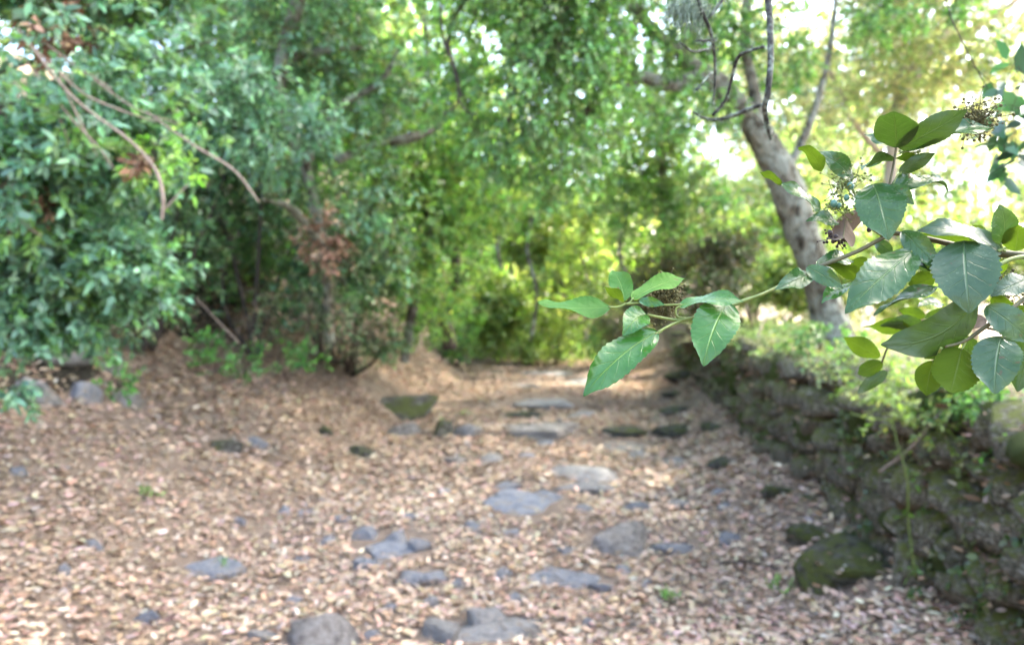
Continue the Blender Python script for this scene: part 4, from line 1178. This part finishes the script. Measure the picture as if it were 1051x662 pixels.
# ------------------------------------------------------------------ the branch in focus
def hero_leaf(parent, b, t, w, kind='hero', side='t', arch=.10, fold=.16, serr=.05, wave=.055, seed=0, mid=None, roll=None, pet=None):
    """b, t: (px, py, d) of base and tip; w: width seen, in pixels; side t/u: top or underside faces the camera"""
    rng = np.random.default_rng(1000 + seed)
    B, T = P(*b), P(*t)
    ax = T - B
    L = np.linalg.norm(ax)
    X = ax / L
    view = norm(np.array([0, 0, EYE]) - (B + T) / 2)
    ws = w / FPX * (b[2] + t[2]) / 2
    wt = max(ws * 1.02, .40 * L if ws < .33 * L else ws * 1.02)
    rl = math.acos(min(1, ws / wt)) if roll is None else roll
    Nf = norm(view - X * (view @ X))
    if side == 'u': Nf = -Nf
    S_ = np.cross(X, Nf)
    c1 = Nf * math.cos(rl) + S_ * math.sin(rl)
    c2 = Nf * math.cos(rl) - S_ * math.sin(rl)
    N = c1 if c1[2] > c2[2] else c2
    Y = np.cross(N, X)
    nu, nv = 60, 11
    u = np.linspace(0, 1, nu)
    prof = (u ** .62) * ((1 - u) ** .80)
    prof = prof / prof.max()
    prof = prof * (1 - .22 * np.exp(-((u - .93) / .07) ** 2))
    teeth = (u * 14 + rng.random()) % 1.0
    prof_s = prof * (1 + serr * (teeth - .5) * 2 * np.clip((u - .12) * 6, 0, 1)) + .004
    v = np.linspace(-1, 1, nv)
    U, Vv = np.meshgrid(u, v, indexing='ij')
    hw = wt / 2 * prof_s[:, None]
    mx = 0
    if mid is not None:
        Mp = P(*mid) - (B + T) / 2
        mx = 4 * (u * (1 - u))[:, None, None] * Mp[None, None, :]
    skew = rng.normal(0, .03)
    bend = arch * L * 4 * u * (1 - u) * (0.8 + .4 * u)
    zz = bend[:, None] + fold * np.abs(Vv) ** 1.25 * hw + wave * L * np.sin(U * 8 + 1.5 * np.sign(Vv) + rng.uniform(0, 6)) * Vv ** 2 * np.minimum(1, prof[:, None] * 1.5)
    zz = zz - .012 * L * (np.abs(np.sin(U * 19 - np.abs(Vv) * 4.5))) * (1 - np.abs(Vv)) * np.abs(Vv) * 3
    zz = zz - .05 * L * np.clip(U - .8, 0, 1) * 5 * .4
    pts = B + X * (U * L)[..., None] + Y * (Vv * hw + skew * L * 4 * U * (1 - U))[..., None] + N * (zz - (fold * .4) * hw * 0)[..., None] + mx
    i, j = np.meshgrid(np.arange(nu - 1), np.arange(nv - 1), indexing='ij')
    q = (i * nv + j).ravel()
    quads = np.stack([q, q + nv, q + nv + 1, q + 1], -1)
    V = pts.reshape(-1, 3)
    UV = np.stack([U.ravel(), Vv.ravel()], -1)
    o = link('leaf', make_mesh('leaf', V, [quads], M[kind], True, None, None, UV), parent)
    if pet is not None:
        A = P(*pet)
        tv, tq, tt = tube([A, (A + B) / 2 + np.array([0, 0, -.0015]), B + X * L * .04 + N * bend[2]], [.0011, .0010, .0008], 7, n=9)
        link('petiole', make_mesh('petiole', tv, [tq, tt], M['stem']), o)
    return o


def umbel(parent, c, d, rpx, n, mat='umbel', seeds=0, name='flower_head', drop=0.0):
    rng = np.random.default_rng(n)
    C = P(c[0], c[1], d)
    r = rpx / FPX * d
    mb = MB()
    for k in range(n):
        e1 = C + norm(rng.normal(size=3) + np.array([0, 0, .3 - drop])) * r * rng.uniform(.35, .7)
        mb.tube([C, (C + e1) / 2 + rng.normal(0, r * .05, 3), e1], [.0006, .0005, .0004], 4, n=5)
        for _ in range(5):
            e2 = e1 + rng.normal(0, r * .32, 3)
            mb.tube([e1, (e1 + e2) / 2 + rng.normal(0, r * .03, 3), e2], [.0004, .0003, .0003], 3, n=4)
            v, f = ico(1)
            mb.add(e2 + v * rng.uniform(.0007, .0017), None, f, 0)
    return mb.build(name, [M[mat]], parent)


def bead(parent, px, py, d, r, mat, name):
    v, f = ico(3)
    v = v * np.array([1, 1, 1.15]) * (1 + .06 * np.maximum(0, v[:, 2:3]) ** 6)
    return link(name, make_mesh(name, P(px, py, d) + v * r / FPX * d, [f], M[mat]), parent)


br = empty('laurustinus_branch', P(1060, 263, .60), 'sharply focused leafy branch reaching in from the right', 'branch', 'focused foreground branches')
D = .62


def st(pts, mat='stem_brown', parent=br, sides=9):
    pp, rr = limb_path(pts)
    return tube_obj('stem', pp, rr, M[mat], parent, sides, rough=.05, n=8 * len(pts))


st([(1900, 1950, .86, 9), (1760, 900, .76, 8), (1480, 430, .66, 6.5), (1250, 300, .61, 5.2), (1120, 268, .60, 4.4), (1075, 264, .60, 4.2), (1035, 261, .61, 4.2), (1000, 256, .62, 3.6), (960, 247, .62, 3.0), (925, 240, .625, 2.5), (909, 243, .63, 2.2), (880, 258, .63, 2.3), (850, 270, .63, 2.3), (835, 276, .63, 2.2)])
st([(836, 275, .63, 2.2), (820, 285, .63, 2.6), (800, 294, .63, 2.0), (780, 303, .62, 1.8), (763, 309, .62, 2.2), (745, 316, .62, 2.2), (720, 324, .62, 2.0), (703, 328, .62, 2.1), (690, 328, .62, 1.8), (664, 323, .62, 1.4)], 'stem')
st([(703, 327, .62, 1.4), (695, 325, .62, 1.2), (694, 317, .62, 1.2), (700, 313, .62, 1.1), (680, 313, .622, 1.2), (660, 311, .62, 1.3), (642, 312, .62, 1.6)], 'stem')
st([(700, 329, .62, 1.5), (688, 334, .615, 1.6), (675, 341, .61, 1.3)], 'stem')
st([(905, 242, .63, 1.8), (909, 220, .63, 1.5), (912, 195, .63, 1.4), (917, 170, .63, 1.2), (920, 150, .63, 1.2)], 'stem_brown')
st([(914, 196, .63, .8), (920, 182, .63, .8), (925, 177, .63, .8)], 'stem')
st([(905, 242, .63, 1.6), (893, 232, .64, 1.4), (880, 205, .645, 1.3), (873, 188, .65, 1.2)], 'stem')
st([(1024, 258, .60, 1.8), (1036, 252, .60, 1.4), (1042, 244, .60, 1.2)], 'stem')
st([(1000, 270, .61, 2.0), (1018, 274, .60, 2.2), (1038, 266, .60, 2.4), (1060, 262, .6, 2.4)], 'stem')
HL = hero_leaf
# tip cluster
HL(br, (627, 315, .62), (552, 309, .60), 16, 'hero_young', 't', .05, .10, seed=1, arch=.05) if False else HL(br, (627, 315, .62), (552, 309, .60), 16, 'hero_young', 't', arch=-.06, fold=.1, seed=1, pet=(642, 312, .62))
HL(br, (641, 309, .62), (628, 277, .655), 23, 'hero_young', 't', arch=.04, seed=2, roll=.2)
HL(br, (639, 310, .615), (619, 294, .60), 9, 'hero_young', 'u', arch=.08, seed=3)
HL(br, (648, 307, .62), (704, 285, .635), 16, 'hero_young', 't', arch=.06, seed=4, pet=(643, 312, .62))
HL(br, (656, 308, .615), (682, 313, .60), 10, 'hero_light', 't', arch=.06, seed=5)
HL(br, (664, 323, .62), (639, 344, .60), 26, 'hero_light', 't', arch=.12, seed=6, wave=.07, fold=.3)
HL(br, (675, 340, .61), (599, 406, .585), 37, 'hero_light', 't', arch=.05, fold=.12, seed=7, wave=.05, roll=.25, pet=(680, 338, .612))
HL(br, (747, 311, .615), (722, 375, .585), 45, 'hero_light', 't', arch=.10, fold=.12, seed=8, roll=.15, pet=(752, 312, .62))
HL(br, (697, 314, .62), (763, 309, .60), 13, 'hero_light', 't', arch=.05, seed=9)
# middle node
HL(br, (831, 281, .625), (796, 297, .60), 20, 'hero', 't', arch=.08, seed=10, fold=.3)
HL(br, (828, 274, .625), (865, 296, .60), 18, 'hero', 't', arch=.06, seed=11)
HL(br, (838, 273, .64), (876, 269, .66), 13, 'hero', 't', arch=.12, seed=12)
HL(br, (850, 271, .645), (884, 290, .66), 14, 'hero_young', 'u', arch=.05, seed=13)
HL(br, (893, 268, .66), (868, 278, .67), 17, 'hero_young', 'u', arch=.05, seed=14)
HL(br, (884, 291, .66), (843, 311, .65), 12, 'hero_light', 't', arch=.08, seed=15)
HL(br, (897, 247, .66), (916, 264, .66), 13, 'hero', 't', arch=.1, seed=16)
# berry stalk
HL(br, (876, 185, .65), (836, 157, .64), 20, 'hero', 't', arch=.05, seed=17, roll=.5)
HL(br, (843, 176, .64), (819, 151, .62), 14, 'hero_young', 'u', arch=.12, seed=18)
HL(br, (842, 216, .645), (800, 188, .635), 11, 'hero', 't', arch=.06, seed=19)
HL(br, (802, 190, .635), (780, 177, .63), 8, 'hero_young', 'u', arch=.10, seed=20)
HL(br, (862, 230, .65), (827, 227, .64), 12, 'hero', 't', arch=.1, seed=21)
HL(br, (868, 224, .65), (866, 245, .63), 26, 'hero_dead', 'u', arch=.2, fold=.7, seed=22, serr=0)
HL(br, (888, 214, .655), (862, 243, .645), 20, 'hero_dead', 'u', arch=.2, fold=.6, seed=23, serr=0)
HL(br, (918, 165, .635), (884, 174, .62), 7, 'hero_light', 'u', arch=.12, seed=24)
HL(br, (907, 163, .65), (889, 172, .66), 6, 'hero', 't', arch=.05, seed=25)
HL(br, (896, 189, .635), (912, 246, .605), 46, 'hero', 't', arch=.08, fold=.10, seed=26, roll=.1, pet=(888, 196, .645))
# top cluster
HL(br, (919, 152, .63), (916, 114, .60), 40, 'hero_light', 'u', arch=.06, fold=.05, seed=27, roll=.15, serr=.02)
HL(br, (922, 152, .63), (993, 112, .60), 29, 'hero_light', 'u', arch=-.10, fold=.05, seed=28, roll=.35, serr=.03)
HL(br, (928, 154, .63), (1021, 130, .625), 13, 'hero', 't', arch=.05, fold=.2, seed=29, serr=.06)
HL(br, (918, 151, .64), (887, 138, .65), 9, 'hero', 't', arch=.05, seed=30)
HL(br, (923, 177, .63), (960, 157, .62), 15, 'hero_light', 'u', arch=.08, seed=31)
HL(br, (918, 163, .635), (948, 161, .63), 6, 'hero_young', 'u', arch=.06, seed=32)
HL(br, (914, 193, .635), (973, 196, .65), 12, 'hero', 't', arch=.16, seed=33, fold=.3)
HL(br, (911, 192, .63), (938, 210, .61), 18, 'hero', 't', arch=.14, seed=34)
# right cluster
HL(br, (938, 257, .61), (868, 321, .585), 42, 'hero', 't', arch=.06, fold=.10, seed=35, roll=.2, pet=(934, 243, .62))
HL(br, (926, 237, .62), (964, 277, .60), 22, 'hero', 't', arch=.10, fold=.2, seed=36)
HL(br, (958, 277, .625), (922, 256, .65), 14, 'hero_light', 'u', arch=.1, seed=37)
HL(br, (1028, 260, .60), (942, 236, .61), 19, 'hero_old', 't', arch=.10, fold=.2, seed=38)
HL(br, (1000, 252, .625), (945, 240, .635), 12, 'hero_young', 'u', arch=.05, seed=39)
HL(br, (989, 247, .60), (995, 321, .575), 60, 'hero_old', 't', arch=.10, fold=.06, seed=40, roll=.1, wave=.02, pet=(990, 255, .615))
HL(br, (1056, 285, .60), (1017, 304, .59), 22, 'hero_old', 't', arch=.08, seed=41)
HL(br, (1027, 251, .60), (1026, 210, .59), 24, 'hero', 't', arch=.06, seed=42, roll=.2, pet=(1032, 258, .6))
HL(br, (1042, 258, .595), (1046, 231, .585), 26, 'hero_young', 'u', arch=.06, seed=43, roll=.2)
HL(br, (1012, 236, .67), (988, 242, .68), 16, 'hero_young', 'u', arch=.06, seed=44)
HL(br, (960, 284, .635), (932, 292, .64), 20, 'hero_young', 'u', arch=.06, seed=45)
HL(br, (936, 264, .64), (961, 282, .63), 9, 'hero', 't', arch=.05, seed=46)
HL(br, (1030, 268, .62), (1012, 283, .64), 18, 'hero_young', 'u', arch=.05, seed=47)
umbel(br, (680, 309), .66, 25, 55)
umbel(br, (868, 190), .655, 24, 16, 'stem')
umbel(br, (858, 214), .655, 16, 10, 'stem')
umbel(br, (857, 242), .655, 13, 10, 'seed', name='seed_head', drop=.8)
umbel(br, (1000, 124), .64, 24, 40)
umbel(br, (932, 152), .645, 16, 9, 'stem')
umbel(br, (1030, 296), .64, 20, 14)
for a, b_, r in ((873, 191, 3.6), (869, 203, 3.0), (856, 209, 3.6), (861, 211, 2.6)): bead(br, a, b_, .645, r, 'berry', 'berry')
for a, b_, r in ((852, 239, 2.6), (858, 243, 2.2), (866, 245, 2.8), (892, 236, 2.4), (855, 248, 2.0)): bead(br, a, b_, .645, r, 'seed', 'berry')

b2 = empty('laurustinus_branch', P(1062, 300, .58), 'lower focused branch with round backlit leaves at the right edge', 'branch', 'focused foreground branches')
st([(1480, 440, .655, 4.5), (1250, 300, .60, 3.4), (1120, 280, .575, 2.8), (1075, 292, .57, 2.6), (1051, 307, .58, 2.4), (1032, 322, .58, 2.3), (1012, 335, .585, 2.2), (990, 350, .59, 1.8), (970, 356, .59, 1.3)], 'stem_brown', b2)
st([(1010, 336, .585, 1.2), (1030, 340, .58, 1.2), (1045, 340, .58, 1.2)], 'stem_brown', b2)
HL(b2, (1002, 307, .59), (903, 354, .60), 30, 'hero_light', 'u', arch=.02, fold=.08, seed=60, roll=.2, mid=(960, 343, .595), serr=.01)
HL(b2, (987, 357, .59), (975, 404, .575), 44, 'hero_young', 'u', arch=.05, fold=.05, seed=61, roll=.05, pet=(992, 347, .59))
HL(b2, (958, 370, .605), (951, 406, .60), 26, 'hero_young', 'u', arch=.05, seed=62, roll=.1, pet=(966, 357, .59))
HL(b2, (1028, 345, .58), (1021, 404, .56), 44, 'hero_old', 't', arch=.06, fold=.10, seed=63, roll=.1, pet=(1032, 340, .58))
HL(b2, (1012, 314, .585), (1058, 352, .57), 30, 'hero_old', 't', arch=.08, seed=64, roll=.2)
HL(b2, (1056, 340, .60), (1044, 402, .60), 30, 'hero_light', 'u', arch=.06, seed=65, roll=.2)
HL(b2, (985, 352, .60), (948, 368, .60), 14, 'hero_young', 'u', arch=.05, seed=66)
HL(b2, (995, 345, .60), (996, 368, .61), 14, 'hero_light', 'u', arch=.05, seed=67)
HL(b2, (1012, 327, .60), (990, 336, .60), 13, 'hero_dead', 't', arch=.1, seed=68, serr=0)
HL(b2, (965, 294, .61), (896, 323, .62), 10, 'hero', 't', arch=.05, seed=69)
HL(b2, (968, 312, .66), (942, 314, .65), 9, 'hero', 't', arch=.05, seed=70)
HL(b2, (1018, 305, .60), (1046, 322, .60), 16, 'hero_young', 'u', arch=.05, seed=71)
HL(b2, (1060, 318, .62), (1030, 330, .63), 18, 'hero_young', 'u', arch=.05, seed=72)
b3 = empty('laurustinus_branch', P(955, 345, .84), 'slightly blurred yellow-green leaves hanging behind the lower branch', 'branch', 'focused foreground branches')
st([(1480, 440, .665, 3.5), (1300, 360, .72, 2.4), (1140, 325, .78, 1.8), (1040, 330, .80, 1.6), (985, 338, .82, 1.5), (945, 338, .84, 1.3), (915, 352, .85, 1.2), (905, 372, .86, .9)], 'stem_brown', b3)
HL(b3, (946, 330, .83), (903, 334, .84), 13, 'hero_light', 'u', arch=.06, seed=80)
HL(b3, (945, 343, .84), (885, 335, .85), 13, 'hero_young', 'u', arch=.05, seed=81)
HL(b3, (903, 367, .86), (866, 346, .87), 20, 'hero_young', 'u', arch=.05, seed=82, roll=.4)
HL(b3, (906, 372, .86), (880, 384, .86), 16, 'hero_young', 'u', arch=.05, seed=83)
HL(b3, (911, 381, .86), (880, 404, .86), 13, 'hero_light', 'u', arch=.05, seed=84)
HL(b3, (950, 325, .84), (922, 318, .85), 12, 'hero_young', 'u', arch=.05, seed=85)
HL(b3, (980, 320, .82), (948, 326, .82), 14, 'hero_young', 'u', arch=.05, seed=86)
HL(b3, (915, 300, .84), (884, 296, .85), 15, 'hero_young', 'u', arch=.05, seed=87)
